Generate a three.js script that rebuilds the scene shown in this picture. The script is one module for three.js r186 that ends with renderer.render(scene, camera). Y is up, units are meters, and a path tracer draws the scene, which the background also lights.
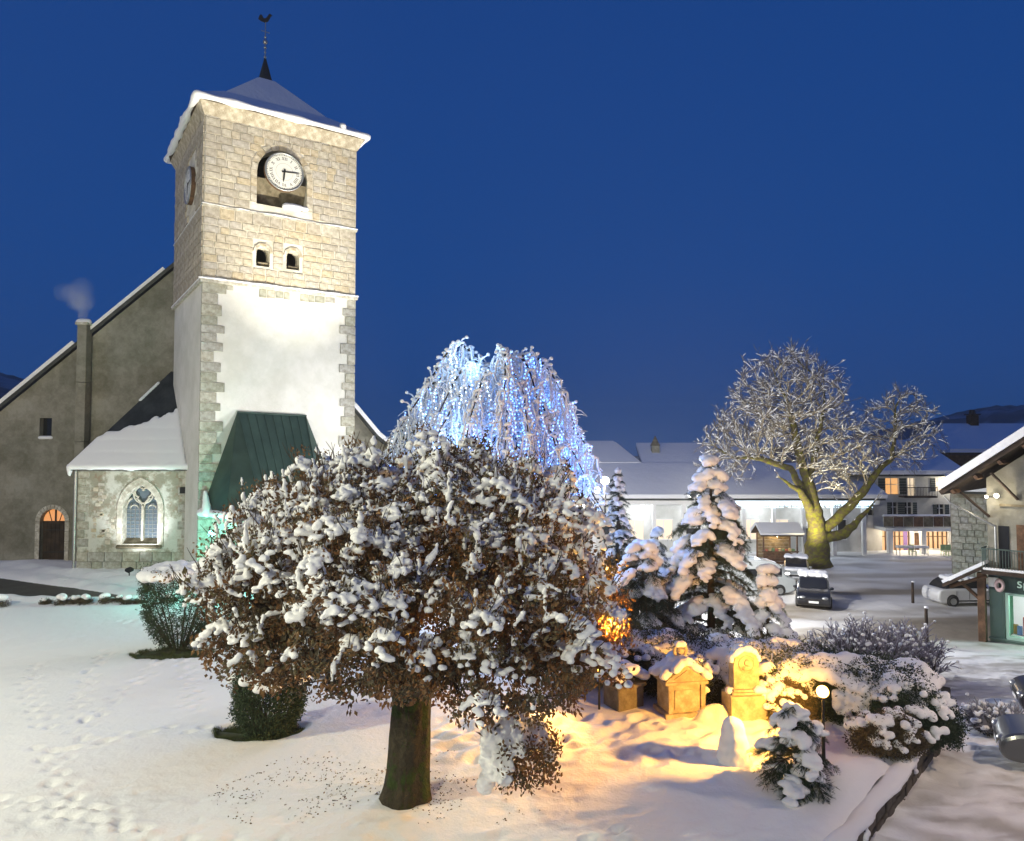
import * as THREE from 'three';
import { mergeGeometries } from 'three/addons/utils/BufferGeometryUtils.js';
import { ImprovedNoise } from 'three/addons/math/ImprovedNoise.js';
import { RoundedBoxGeometry } from 'three/addons/geometries/RoundedBoxGeometry.js';
import { RectAreaLightUniformsLib } from 'three/addons/lights/RectAreaLightUniformsLib.js';

// ------------------------------------------------------------------ camera, sky, dusk light, exposure
RectAreaLightUniformsLib.init();
const scene = new THREE.Scene();
const renderer = new THREE.WebGLRenderer({ antialias: true });
renderer.setSize(1024, 841);
renderer.toneMapping = THREE.LinearToneMapping;
renderer.toneMappingExposure = 1;
renderer.shadowMap.enabled = true;

const camera = new THREE.PerspectiveCamera(60.57, 1024 / 841, 0.1, 3000);
camera.position.set(0, 7, 0);
camera.rotation.set(THREE.MathUtils.degToRad(2.35), 0, 0);

const sRGB = (r, g, b) => new THREE.Color().setRGB(r / 255, g / 255, b / 255, THREE.SRGBColorSpace);
{
  // blue-hour sky: deep blue overhead, a little paler towards the horizon
  const W = 64, Hh = 256, a = new Float32Array(W * Hh * 4);
  const stops = [[-90, sRGB(28, 64, 118)], [0, sRGB(32, 72, 130)], [6, sRGB(24, 68, 132)], [14, sRGB(14, 66, 134)], [26, sRGB(12, 63, 132)], [45, sRGB(11, 58, 126)], [90, sRGB(10, 52, 118)]];
  for (let j = 0; j < Hh; j++) {
    const e = ((j + 0.5) / Hh) * 180 - 90;
    let k = 0; while (k < stops.length - 2 && e > stops[k + 1][0]) k++;
    const t = Math.min(1, Math.max(0, (e - stops[k][0]) / (stops[k + 1][0] - stops[k][0])));
    const c = stops[k][1].clone().lerp(stops[k + 1][1], t);
    for (let i = 0; i < W; i++) { const o = (j * W + i) * 4; a[o] = c.r; a[o + 1] = c.g; a[o + 2] = c.b; a[o + 3] = 1; }
  }
  const t = new THREE.DataTexture(a, W, Hh, THREE.RGBAFormat, THREE.FloatType);
  t.mapping = THREE.EquirectangularReflectionMapping; t.magFilter = t.minFilter = THREE.LinearFilter; t.needsUpdate = true;
  scene.background = t; scene.environment = t;
}
const dusk = new THREE.DirectionalLight(new THREE.Color(1, 0.93, 0.86), 0.05);   // last glow of dusk, very soft
dusk.position.set(-40, 60, 60); dusk.castShadow = true; dusk.shadow.radius = 60;
Object.assign(dusk.shadow.camera, { left: -90, right: 90, top: 90, bottom: -90, near: 1, far: 400 });
scene.add(dusk); scene.add(dusk.target); dusk.target.position.set(0, 0, -35);

// ------------------------------------------------------------------ small tools
function rng(seed) { let s = seed >>> 0; return () => { s = (s + 0x6D2B79F5) | 0; let t = Math.imul(s ^ (s >>> 15), 1 | s); t = (t + Math.imul(t ^ (t >>> 7), 61 | t)) ^ t; return ((t ^ (t >>> 14)) >>> 0) / 4294967296; }; }
const perlin = new ImprovedNoise();
const N3 = (x, y, z) => perlin.noise(x + 101.3, y + 57.7, z + 33.1);
const fbm = (x, y, z, o = 4) => { let s = 0, a = 0.5, f = 1; for (let i = 0; i < o; i++) { s += a * N3(x * f, y * f, z * f); f *= 2.03; a *= 0.5; } return s; };
const ss = (a, b, x) => { const t = Math.min(1, Math.max(0, (x - a) / (b - a))); return t * t * (3 - 2 * t); };
const lerp = (a, b, t) => a + (b - a) * t;
const V = (x, y, z) => new THREE.Vector3(x, y, z);
const LED_K = 2.3;
const D2R = Math.PI / 180;
const taken = {};
function numbered(n) { if (taken[n] === undefined) { taken[n] = 0; return n; } taken[n]++; return n + '_' + String(taken[n]).padStart(3, '0'); }
function flagShadow(o) { o.castShadow = true; o.receiveShadow = true; return o; }
function part(name, geo, mat, parent, ud) { const m = flagShadow(new THREE.Mesh(geo, mat)); m.name = name; if (ud) m.userData = ud; parent.add(m); return m; }
function thing(name, label, category, [x, y, z] = [0, 0, 0], turn = 0, group) {
  const o = new THREE.Group(); o.name = numbered(name); scene.add(o); o.position.set(x, y, z); o.rotation.y = turn;
  o.userData = { label, category }; if (group) o.userData.group = group; return o;
}
function solo(name, geo, mat, label, category, pos = [0, 0, 0], group) {
  const m = flagShadow(new THREE.Mesh(geo, mat)); m.name = numbered(name); m.position.set(...pos); m.userData = { label, category }; if (group) m.userData.group = group; scene.add(m); return m;
}
function struct(name, geo, mat) { const m = flagShadow(new THREE.Mesh(geo, mat)); m.name = numbered(name); m.userData = { kind: 'structure' }; scene.add(m); return m; }
function copyOf(o, label, pos, turn) { const c = o.clone(); c.name = numbered(o.name.replace(/_\d{3}$/, '')); c.userData = { ...o.userData, label }; c.position.set(...pos); if (turn !== undefined) c.rotation.y = turn; scene.add(c); return c; }
// instanced stuff as a part
function scatter(name, geo, mat, mats, parent, colors) {
  const m = new THREE.InstancedMesh(geo, mat, mats.length); m.name = name; flagShadow(m);
  mats.forEach((x, i) => m.setMatrixAt(i, x)); if (colors) colors.forEach((c, i) => m.setColorAt(i, c));
  m.userData = { kind: 'stuff' }; parent.add(m); return m;
}
const _q = new THREE.Quaternion(), _e = new THREE.Euler();
function M4(x, y, z, rx = 0, ry = 0, rz = 0, sx = 1, sy = sx, sz = sx) { return new THREE.Matrix4().compose(V(x, y, z), _q.setFromEuler(_e.set(rx, ry, rz)).clone(), V(sx, sy, sz)); }
function boxUV(g, s = 1) {   // uv in metres, by the way each face points in the thing's own axes
  if (!g.attributes.normal) g.computeVertexNormals();
  const p = g.attributes.position, n = g.attributes.normal, uv = new Float32Array(p.count * 2);
  for (let i = 0; i < p.count; i++) {
    const ax = Math.abs(n.getX(i)), ay = Math.abs(n.getY(i)), az = Math.abs(n.getZ(i));
    let a, b; if (ax >= ay && ax >= az) { a = p.getZ(i); b = p.getY(i); } else if (ay >= az) { a = p.getX(i); b = p.getZ(i); } else { a = p.getX(i); b = p.getY(i); }
    uv[2 * i] = a * s; uv[2 * i + 1] = b * s;
  }
  g.setAttribute('uv', new THREE.BufferAttribute(uv, 2)); return g;
}
function flat(g, m) { let k = g.index ? g.toNonIndexed() : g.clone(); if (m) k.applyMatrix4(m); for (const n of Object.keys(k.attributes)) if (!['position', 'normal'].includes(n)) k.deleteAttribute(n); if (!k.attributes.normal) k.computeVertexNormals(); return k; }
function merge(list) { return boxUV(mergeGeometries(list.map(g => flat(g)))); }
function bx(w, h, d, x = 0, y = 0, z = 0, rx = 0, ry = 0, rz = 0) { return flat(new THREE.BoxGeometry(w, h, d), M4(x, y, z, rx, ry, rz)); }   // centred
function b0(x0, x1, y0, y1, z0, z1) { return flat(new THREE.BoxGeometry(Math.abs(x1 - x0), Math.abs(y1 - y0), Math.abs(z1 - z0)), M4((x0 + x1) / 2, (y0 + y1) / 2, (z0 + z1) / 2)); }
function rb(w, h, d, r, x = 0, y = 0, z = 0, rx = 0, ry = 0, rz = 0) { return flat(new RoundedBoxGeometry(w, h, d, 2, r), M4(x, y, z, rx, ry, rz)); }
function cyl(r0, r1, h, x, y, z, seg = 12, rx = 0, rz = 0) { return flat(new THREE.CylinderGeometry(r1, r0, h, seg), M4(x, y, z, rx, 0, rz)); }   // r0 below, centred
function rod(a, b, r, seg = 6) { const d = b.clone().sub(a), L = d.length(); const q = new THREE.Quaternion().setFromUnitVectors(V(0, 1, 0), d.normalize()); return flat(new THREE.CylinderGeometry(r, r, L, seg), new THREE.Matrix4().compose(a.clone().add(b).multiplyScalar(0.5), q, V(1, 1, 1))); }
function ball(r, x, y, z, ws = 14, hs = 10, sx = 1, sy = 1, sz = 1) { return flat(new THREE.SphereGeometry(r, ws, hs), M4(x, y, z, 0, 0, 0, sx, sy, sz)); }
function poly(pts, depth, bevel = 0) { // pts [x,y]; extruded along +z
  const s = new THREE.Shape(pts.map(p => new THREE.Vector2(p[0], p[1]))); return new THREE.ExtrudeGeometry(s, { depth, bevelEnabled: bevel > 0, bevelSize: bevel, bevelThickness: bevel, bevelSegments: 2 });
}
function tri3(list) { // list of [a,b,c] or [a,b,c,d] Vector3 faces, both sides shade
  const p = []; for (const f of list) { p.push(f[0], f[1], f[2]); if (f[3]) p.push(f[0], f[2], f[3]); }
  const g = new THREE.BufferGeometry(); g.setAttribute('position', new THREE.Float32BufferAttribute(p.flatMap(v => [v.x, v.y, v.z]), 3)); g.computeVertexNormals(); return boxUV(g);
}
// a sloping slab: polygon of 3-d points (planar) given thickness along its upward normal
function slab(pts, th) {
  const n = pts[1].clone().sub(pts[0]).cross(pts[2].clone().sub(pts[0])).normalize(); if (n.y < 0) { pts = [...pts].reverse(); n.negate(); }
  const top = pts.map(p => p.clone().addScaledVector(n, th)), F = [], k = pts.length;
  for (let i = 1; i < k - 1; i++) { F.push([top[0], top[i], top[i + 1]]); F.push([pts[0], pts[i + 1], pts[i]]); }
  for (let i = 0; i < k; i++) { const j = (i + 1) % k; F.push([pts[i], pts[j], top[j], top[i]]); }
  return tri3(F);
}

// ------------------------------------------------------------------ procedural textures (tileable noise, uv in metres)
function vnoise(size, period, seed) { // periodic value noise sampler
  const r = rng(seed), g = new Float32Array(period * period); for (let i = 0; i < g.length; i++) g[i] = r();
  return (u, v) => { const x = u * period, y = v * period, xi = Math.floor(x), yi = Math.floor(y); let fx = x - xi, fy = y - yi; fx = fx * fx * (3 - 2 * fx); fy = fy * fy * (3 - 2 * fy); const a = xi % period, b = (xi + 1) % period, c = (yi % period) * period, d = ((yi + 1) % period) * period; return lerp(lerp(g[c + a], g[c + b], fx), lerp(g[d + a], g[d + b], fx), fy); };
}
function pfbm(size, p0, oct, seed, gain = 0.55) { const ns = []; for (let i = 0; i < oct; i++) ns.push(vnoise(size, p0 << i, seed + i * 17)); return (u, v) => { let s = 0, a = 1, t = 0; for (const n of ns) { s += a * n(u, v); t += a; a *= gain; } return s / t; }; }
function tex(size, fn, color, rep = 1) {
  const a = new Uint8Array(size * size * 4);
  for (let j = 0; j < size; j++) for (let i = 0; i < size; i++) { const c = fn(i / size, j / size), o = (j * size + i) * 4; for (let k = 0; k < 3; k++) a[o + k] = Math.max(0, Math.min(255, 255 * (c.length ? c[k] : c))); a[o + 3] = 255; }
  const t = new THREE.DataTexture(a, size, size); t.wrapS = t.wrapT = THREE.RepeatWrapping; t.magFilter = THREE.LinearFilter; t.minFilter = THREE.LinearMipmapLinearFilter; t.generateMipmaps = true; if (color) t.colorSpace = THREE.SRGBColorSpace; t.repeat.set(rep, rep); t.needsUpdate = true; return t;
}
const Tgrain = (() => { const f = pfbm(512, 8, 6, 11, 0.75); return tex(512, (u, v) => f(u, v), false, 0.5); })();
const Tsnow = (() => { const f = pfbm(512, 4, 7, 21, 0.7); return tex(512, (u, v) => f(u, v), false, 0.4); })();
const mottle = (seed, lo, hi, rep, p = 4, gain = 0.62) => { const f = pfbm(512, p, 6, seed, gain); return tex(512, (u, v) => { const t = Math.min(1, Math.max(0, (f(u, v) - 0.28) * 2.2)); return [0, 1, 2].map(k => lerp(lo[k], hi[k], t)); }, true, rep); };
const std = (o) => new THREE.MeshStandardMaterial(o);
const lin = (r, g, b) => new THREE.Color().setRGB(r, g, b);
const M = {};
M.snow = std({ color: lin(0.80, 0.81, 0.83), roughness: 0.82, bumpMap: Tsnow, bumpScale: 0.05 });
M.snowPlain = std({ color: lin(0.80, 0.81, 0.83), roughness: 0.85 });
M.mortar = std({ color: lin(0.74, 0.71, 0.63), roughness: 0.95, bumpMap: Tgrain, bumpScale: 0.01, map: mottle(31, [0.82, 0.81, 0.78], [1, 1, 1], 0.4) });
const stoneMap = mottle(41, [0.72, 0.7, 0.66], [1, 1, 1], 0.7, 6, 0.7);
M.stones = [[0.60, 0.54, 0.43], [0.57, 0.52, 0.43], [0.62, 0.58, 0.49], [0.52, 0.48, 0.41], [0.60, 0.52, 0.38], [0.55, 0.52, 0.47]].map(c => std({ color: lin(...c), map: stoneMap, roughness: 0.92, bumpMap: Tgrain, bumpScale: 0.025 }));
M.quoins = [[0.47, 0.47, 0.40], [0.40, 0.41, 0.35], [0.52, 0.51, 0.45], [0.44, 0.44, 0.41]].map(c => std({ color: lin(...c), map: stoneMap, roughness: 0.92, bumpMap: Tgrain, bumpScale: 0.025 }));
M.plaster = std({ color: lin(0.70, 0.69, 0.65), map: mottle(51, [0.90, 0.905, 0.89], [1, 1, 1], 0.16, 4, 0.7), roughness: 0.93, bumpMap: Tgrain, bumpScale: 0.012 });
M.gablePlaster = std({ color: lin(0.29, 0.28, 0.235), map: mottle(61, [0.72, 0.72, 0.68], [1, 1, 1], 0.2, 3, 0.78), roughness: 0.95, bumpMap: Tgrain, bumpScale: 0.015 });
M.chapelWall = std({ color: lin(0.60, 0.60, 0.57), map: (() => { const f = pfbm(512, 5, 6, 71, 0.66), g = pfbm(512, 24, 3, 77, 0.6); return tex(512, (u, v) => { const t = ss(0.36, 0.62, f(u, v) + 0.25 * (g(u, v) - 0.5)), s = ss(0.52, 0.62, g(u, v)); const a = [0.70, 0.69, 0.63], b = [0.96, 0.96, 0.94], c = [0.66, 0.56, 0.48]; return [0, 1, 2].map(k => lerp(lerp(a[k], b[k], t), c[k], (1 - t) * s * 0.6)); }, true, 0.22); })(), roughness: 0.95, bumpMap: Tgrain, bumpScale: 0.03 });
M.limestone = std({ color: lin(0.66, 0.64, 0.57), map: stoneMap, roughness: 0.9, bumpMap: Tgrain, bumpScale: 0.012 });
M.slate = std({ color: lin(0.035, 0.042, 0.042), map: mottle(81, [0.6, 0.62, 0.62], [1, 1, 1], 0.5), roughness: 0.6, bumpMap: Tgrain, bumpScale: 0.02 });
M.greenMetal = std({ color: lin(0.045, 0.085, 0.07), map: mottle(83, [0.75, 0.78, 0.78], [1, 1, 1], 0.3), roughness: 0.5, metalness: 0.2 });
M.wood = std({ color: lin(0.16, 0.085, 0.045), map: mottle(85, [0.6, 0.58, 0.55], [1, 1, 1], 0.8), roughness: 0.85, bumpMap: Tgrain, bumpScale: 0.01 });
M.darkWood = std({ color: lin(0.06, 0.036, 0.022), map: mottle(86, [0.6, 0.58, 0.55], [1, 1, 1], 0.8), roughness: 0.85 });
M.board = std({ color: lin(0.22, 0.19, 0.13), map: mottle(87, [0.65, 0.63, 0.58], [1, 1, 1], 0.9), roughness: 0.9 });
M.iron = std({ color: lin(0.03, 0.03, 0.032), roughness: 0.5, metalness: 0.7 });
M.zinc = std({ color: lin(0.42, 0.43, 0.42), roughness: 0.4, metalness: 0.8 });
M.whitePaint = std({ color: lin(0.78, 0.78, 0.76), roughness: 0.7 });
M.whiteWall = std({ color: lin(0.66, 0.65, 0.62), map: mottle(91, [0.86, 0.86, 0.85], [1, 1, 1], 0.2), roughness: 0.92 });
M.dark = std({ color: lin(0.012, 0.012, 0.014), roughness: 0.9 });
M.bark = std({ color: lin(0.075, 0.062, 0.042), map: (() => { const f = pfbm(512, 6, 6, 95, 0.7), g = pfbm(512, 5, 4, 97, 0.6); return tex(512, (u, v) => { const t = f(u, v), m = ss(0.5, 0.66, g(u, v)); const a = 0.5 + 0.7 * (t - 0.3); return [lerp(a, 0.62 * a + 0.1, m), lerp(a * 0.98, 0.95 * a + 0.12, m), lerp(a * 0.9, 0.35 * a, m)]; }, true, 0.8); })(), roughness: 0.95, bumpMap: Tgrain, bumpScale: 0.11 });
M.branch = std({ color: lin(0.06, 0.043, 0.03), roughness: 0.95 });
M.mossBark = std({ color: lin(0.13, 0.12, 0.055), map: (() => { const g = pfbm(512, 4, 6, 98, 0.68); return tex(512, (u, v) => { const m = ss(0.36, 0.64, g(u, v)); return [lerp(0.72, 0.92, m), lerp(0.66, 0.96, m), lerp(0.72, 0.3, m)]; }, true, 0.8); })(), roughness: 0.95, bumpMap: Tgrain, bumpScale: 0.06 });
M.paleTwig = std({ color: lin(0.20, 0.17, 0.13), roughness: 0.95 });
M.glass = new THREE.MeshPhysicalMaterial({ color: 0xffffff, roughness: 0.05, transmission: 1, thickness: 0 });
M.darkGlass = std({ color: lin(0.012, 0.014, 0.018), roughness: 0.12, metalness: 0 });
M.leadGlass = std({ color: lin(0.10, 0.13, 0.16), roughness: 0.25 });
const glow = (r, g, b, k = 1) => std({ color: lin(0.2, 0.2, 0.2), emissive: lin(r, g, b), emissiveIntensity: k, roughness: 0.6 });
M.glowWarm = glow(1.0, 0.5, 0.16, 0.9); M.glowOrange = glow(1.0, 0.36, 0.08, 0.8); M.glowWhite = glow(1, 0.95, 0.86, 6); M.glowCream = glow(1, 0.78, 0.52, 0.95);

// ------------------------------------------------------------------ tree and snow machinery
// smooth lumps of snow: metaballs on a grid, meshed with surface nets. blobs: [x,y,z,r,(ry)]
function lumps(blobs, cell, { iso = 0.26, rough = 0.28, freq = 2.4, flatBelow = 0.72 } = {}) {
  let lo = [1e9, 1e9, 1e9], hi = [-1e9, -1e9, -1e9];
  for (const b of blobs) for (let k = 0; k < 3; k++) { lo[k] = Math.min(lo[k], b[k] - b[3] - cell * 2); hi[k] = Math.max(hi[k], b[k] + b[3] + cell * 2); }
  const nx = Math.ceil((hi[0] - lo[0]) / cell) + 1, ny = Math.ceil((hi[1] - lo[1]) / cell) + 1, nz = Math.ceil((hi[2] - lo[2]) / cell) + 1;
  const F = new Float32Array(nx * ny * nz), at = (i, j, k) => (k * ny + j) * nx + i;
  for (const b of blobs) {
    const r = b[3], ry = b[4] || r, rd = ry * flatBelow;
    const i0 = Math.max(0, Math.ceil((b[0] - r - lo[0]) / cell)), i1 = Math.min(nx - 1, Math.floor((b[0] + r - lo[0]) / cell));
    const j0 = Math.max(0, Math.ceil((b[1] - rd - lo[1]) / cell)), j1 = Math.min(ny - 1, Math.floor((b[1] + ry - lo[1]) / cell));
    const k0 = Math.max(0, Math.ceil((b[2] - r - lo[2]) / cell)), k1 = Math.min(nz - 1, Math.floor((b[2] + r - lo[2]) / cell));
    for (let k = k0; k <= k1; k++) { const dz = (lo[2] + k * cell - b[2]) / r; for (let j = j0; j <= j1; j++) { let dy = lo[1] + j * cell - b[1]; dy /= dy < 0 ? rd : ry; const q = dz * dz + dy * dy; if (q >= 1) continue; for (let i = i0; i <= i1; i++) { const dx = (lo[0] + i * cell - b[0]) / r, d = q + dx * dx; if (d < 1) { const w = 1 - d; F[at(i, j, k)] += w * w; } } } }
  }
  for (let k = 0; k < nz; k++) for (let j = 0; j < ny; j++) for (let i = 0; i < nx; i++) { const o = at(i, j, k), f = F[o]; let v = -iso; if (f > 0.01) { v = Math.min(f, 1.2) - iso; if (rough && f < 1.4) { const x = lo[0] + i * cell, y = lo[1] + j * cell, z = lo[2] + k * cell; v += rough * iso * 2 * (N3(x * freq, y * freq, z * freq) + 0.55 * N3(x * freq * 2.7, y * freq * 2.7, z * freq * 2.7)); } } F[o] = v; }
  const idx = new Int32Array(nx * ny * nz).fill(-1), P = [], I = [];
  for (let k = 0; k < nz - 1; k++) for (let j = 0; j < ny - 1; j++) for (let i = 0; i < nx - 1; i++) {
    const o = at(i, j, k); const c = [F[o], F[o + 1], F[o + nx], F[o + nx + 1], F[o + nx * ny], F[o + nx * ny + 1], F[o + nx * ny + nx], F[o + nx * ny + nx + 1]];
    let m = 0; for (let q = 0; q < 8; q++) if (c[q] > 0) m |= 1 << q; if (m === 0 || m === 255) continue;
    let x = 0, y = 0, z = 0, n = 0;
    for (const [a, b] of EDG) { const va = c[a], vb = c[b]; if ((va > 0) === (vb > 0)) continue; const t = va / (va - vb); x += (a & 1) + t * ((b & 1) - (a & 1)); y += ((a >> 1) & 1) + t * (((b >> 1) & 1) - ((a >> 1) & 1)); z += (a >> 2) + t * ((b >> 2) - (a >> 2)); n++; }
    idx[o] = P.length / 3; P.push(lo[0] + (i + x / n) * cell, lo[1] + (j + y / n) * cell, lo[2] + (k + z / n) * cell);
  }
  const quad = (a, b, c, d, f) => { if (a < 0 || b < 0 || c < 0 || d < 0) return; if (f) I.push(a, b, c, a, c, d); else I.push(a, c, b, a, d, c); };
  const sx = 1, sy = nx, sz = nx * ny;
  for (let k = 1; k < nz - 1; k++) for (let j = 1; j < ny - 1; j++) for (let i = 1; i < nx - 1; i++) {
    const o = at(i, j, k), a = F[o] > 0;
    if (a !== F[o + sx] > 0) quad(idx[o - sy - sz], idx[o - sz], idx[o], idx[o - sy], a);
    if (a !== F[o + sy] > 0) quad(idx[o - sx - sz], idx[o - sx], idx[o], idx[o - sz], a);
    if (a !== F[o + sz] > 0) quad(idx[o - sx - sy], idx[o - sy], idx[o], idx[o - sx], a);
  }
  const g = new THREE.BufferGeometry(); g.setAttribute('position', new THREE.Float32BufferAttribute(P, 3)); g.setIndex(I); g.computeVertexNormals(); return g;
}
const EDG = [[0, 1], [2, 3], [4, 5], [6, 7], [0, 2], [1, 3], [4, 6], [5, 7], [0, 4], [1, 5], [2, 6], [3, 7]];
// space colonisation: grow nodes towards points
function colonize(start, pts, step, infl, kill, iter, inertia = 0) {
  const nodes = start.map(s => ({ p: s.p.clone(), par: s.par, kids: [] })); nodes.forEach((n, i) => { if (n.par >= 0) nodes[n.par].kids.push(i); });
  const A = pts.map(p => ({ p, n: -1, d: 1e9, live: true }));
  let from = 0;
  for (let it = 0; it < iter; it++) {
    for (const a of A) if (a.live) { for (let i = from; i < nodes.length; i++) { const d = nodes[i].p.distanceToSquared(a.p); if (d < a.d) { a.d = d; a.n = i; } } if (a.d < kill * kill) a.live = false; }
    from = nodes.length; const pull = new Map();
    for (const a of A) if (a.live && a.d < infl * infl) { let v = pull.get(a.n); if (!v) pull.set(a.n, v = V(0, 0, 0)); v.add(a.p.clone().sub(nodes[a.n].p).normalize()); }
    if (!pull.size) break;
    for (const [i, v] of pull) { if (nodes[i].kids.length > 4) continue; v.normalize(); if (inertia && nodes[i].par >= 0) v.addScaledVector(nodes[i].p.clone().sub(nodes[nodes[i].par].p).normalize(), inertia).normalize(); const p = nodes[i].p.clone().addScaledVector(v, step); if (nodes[i].kids.some(k => nodes[k].p.distanceToSquared(p) < step * step * 0.04)) continue; nodes[i].kids.push(nodes.length); nodes.push({ p, par: i, kids: [] }); }
    if (from === nodes.length) break;
  }
  return nodes;
}
function thicken(nodes, tip, pow) { for (let i = nodes.length - 1; i >= 0; i--) { const n = nodes[i]; let s = 0; for (const k of n.kids) s += Math.pow(nodes[k].r, pow); n.r = n.kids.length ? Math.pow(s + Math.pow(tip, pow) * 0.15, 1 / pow) : tip; } return nodes; }
class Tubes {  // many tapered limbs collected into one geometry
  constructor() { this.P = []; this.N = []; this.U = []; this.I = []; }
  add(pts, rad, sides) {
    const n = pts.length; if (n < 2) return; let nrm = null; const base = this.P.length / 3; let len = 0;
    for (let i = 0; i < n; i++) {
      const t = (i < n - 1 ? pts[i + 1].clone() : pts[i].clone()).sub(i > 0 ? pts[i - 1] : pts[i]).normalize();
      if (!nrm) { nrm = Math.abs(t.y) < 0.9 ? V(0, 1, 0) : V(1, 0, 0); } nrm = nrm.clone().addScaledVector(t, -nrm.dot(t)).normalize(); const b = t.clone().cross(nrm);
      if (i) len += pts[i].distanceTo(pts[i - 1]);
      for (let s = 0; s <= sides; s++) { const a = s / sides * Math.PI * 2, c = Math.cos(a), d = Math.sin(a); const x = nrm.x * c + b.x * d, y = nrm.y * c + b.y * d, z = nrm.z * c + b.z * d; this.P.push(pts[i].x + x * rad[i], pts[i].y + y * rad[i], pts[i].z + z * rad[i]); this.N.push(x, y, z); this.U.push(s / sides * Math.max(0.1, 6.28 * rad[i]), len); }
    }
    for (let i = 0; i < n - 1; i++) for (let s = 0; s < sides; s++) { const a = base + i * (sides + 1) + s, b = a + sides + 1; this.I.push(a, a + 1, b, b, a + 1, b + 1); }
  }
  geo() { const g = new THREE.BufferGeometry(); g.setAttribute('position', new THREE.Float32BufferAttribute(this.P, 3)); g.setAttribute('normal', new THREE.Float32BufferAttribute(this.N, 3)); g.setAttribute('uv', new THREE.Float32BufferAttribute(this.U, 2)); g.setIndex(this.I); return g; }
}
function limbTubes(nodes, from = 0, filter = () => true, sidesOf = r => (r > 0.12 ? 10 : r > 0.04 ? 6 : 4)) {
  const T = new Tubes(), seen = new Uint8Array(nodes.length);
  for (let i = from; i < nodes.length; i++) {
    if (seen[i]) continue; const par = nodes[i].par; if (par < 0 && !nodes[i].kids.length) continue;
    const pts = [], rad = []; if (par >= 0) { pts.push(nodes[par].p); rad.push(Math.min(nodes[par].r, nodes[i].r * 1.25)); }
    let k = i; for (;;) { seen[k] = 1; pts.push(nodes[k].p); rad.push(nodes[k].r); let best = -1; for (const c of nodes[k].kids) if (!seen[c] && (best < 0 || nodes[c].r > nodes[best].r)) best = c; if (best < 0) break; k = best; }
    if (filter(nodes[i])) T.add(pts, rad, sidesOf(rad[0]));
  }
  return T;
}
// a tuft of small folded leaves around a point
function leafTuft(n, R, len, wid, seed, droop = 0.4, curl = 0.3) {
  const r = rng(seed), P = [];
  for (let i = 0; i < n; i++) {
    const c = V(r() - 0.5, r() - 0.5, r() - 0.5).multiplyScalar(2 * R); const d = V(r() - 0.5, (r() - 0.5) - droop, r() - 0.5).normalize(); const s = d.clone().cross(V(r() - 0.5, r() - 0.5, r() - 0.5)).normalize(); const u = s.clone().cross(d);
    const L = len * (0.7 + 0.6 * r()), w = wid * (0.7 + 0.6 * r()), a = c, b = c.clone().addScaledVector(d, L), m = c.clone().addScaledVector(d, L * 0.45).addScaledVector(u, -curl * w), l = m.clone().addScaledVector(s, w / 2).addScaledVector(u, curl * w), q = m.clone().addScaledVector(s, -w / 2).addScaledVector(u, curl * w);
    for (const [x, y, z] of [[a, l, m], [l, b, m], [a, m, q], [m, b, q]]) P.push(x.x, x.y, x.z, y.x, y.y, y.z, z.x, z.y, z.z);
  }
  const g = new THREE.BufferGeometry(); g.setAttribute('position', new THREE.Float32BufferAttribute(P, 3)); g.computeVertexNormals(); return g;
}
// a spray of thin needles along a short twig (points along +z, droops)
function needleSpray(n, L, nl, wd, seed) {
  const r = rng(seed), P = [];
  for (let i = 0; i < n; i++) { const t = r(), z = t * L, side = r() < 0.5 ? -1 : 1; const a = V(side * 0.01, -0.10 * t * t * L, z), d = V(side * (0.5 + 0.5 * r()), -0.35 - 0.7 * r() + 0.5 * r(), 0.5 + 0.6 * r()).normalize(), b = a.clone().addScaledVector(d, nl * (0.6 + 0.7 * r()) * (1 - 0.45 * t)); const w = V(r() - 0.5, r() - 0.5, r() - 0.5).cross(d).normalize().multiplyScalar(wd); const p = a.clone().add(w), q = a.clone().sub(w); P.push(p.x, p.y, p.z, q.x, q.y, q.z, b.x, b.y, b.z); }
  const g = new THREE.BufferGeometry(); g.setAttribute('position', new THREE.Float32BufferAttribute(P, 3)); g.computeVertexNormals(); return g;
}

// ------------------------------------------------------------------ terrain
const wallX = d => 5.73 + (d - 13.2) * 0.886;                       // line of the low garden wall
const edgeX = d => (d < 18.3 ? wallX(d) : wallX(18.3) + 0.9 * ss(18.3, 21, d) + 2.2 * ss(19, 24, d) + 1.2 * ss(24, 60, d));
const roadY = (x, d) => -0.62 - 1.85 * ss(14, 38, d) + 0.03 * fbm(x * 0.5, 3, d * 0.5);
const drive = [[-60, 49, 3.4], [-48, 45, 3.2], [-36, 40.8, 2.7], [-28, 37.7, 2.1], [-23, 36.1, 1.4], [-18.4, 34.7, 0.35]];
function driveD(x, d) { // signed: negative inside the driveway
  let best = 1e9; for (let i = 0; i < drive.length - 1; i++) { const [ax, ad, aw] = drive[i], [bx_, bd, bw] = drive[i + 1]; const ux = bx_ - ax, ud = bd - ad, t = Math.min(1, Math.max(0, ((x - ax) * ux + (d - ad) * ud) / (ux * ux + ud * ud))); const e = Math.hypot(x - ax - ux * t, d - ad - ud * t) - lerp(aw, bw, t); if (e < best) best = e; } return best;
}
const prints = {};
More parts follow.
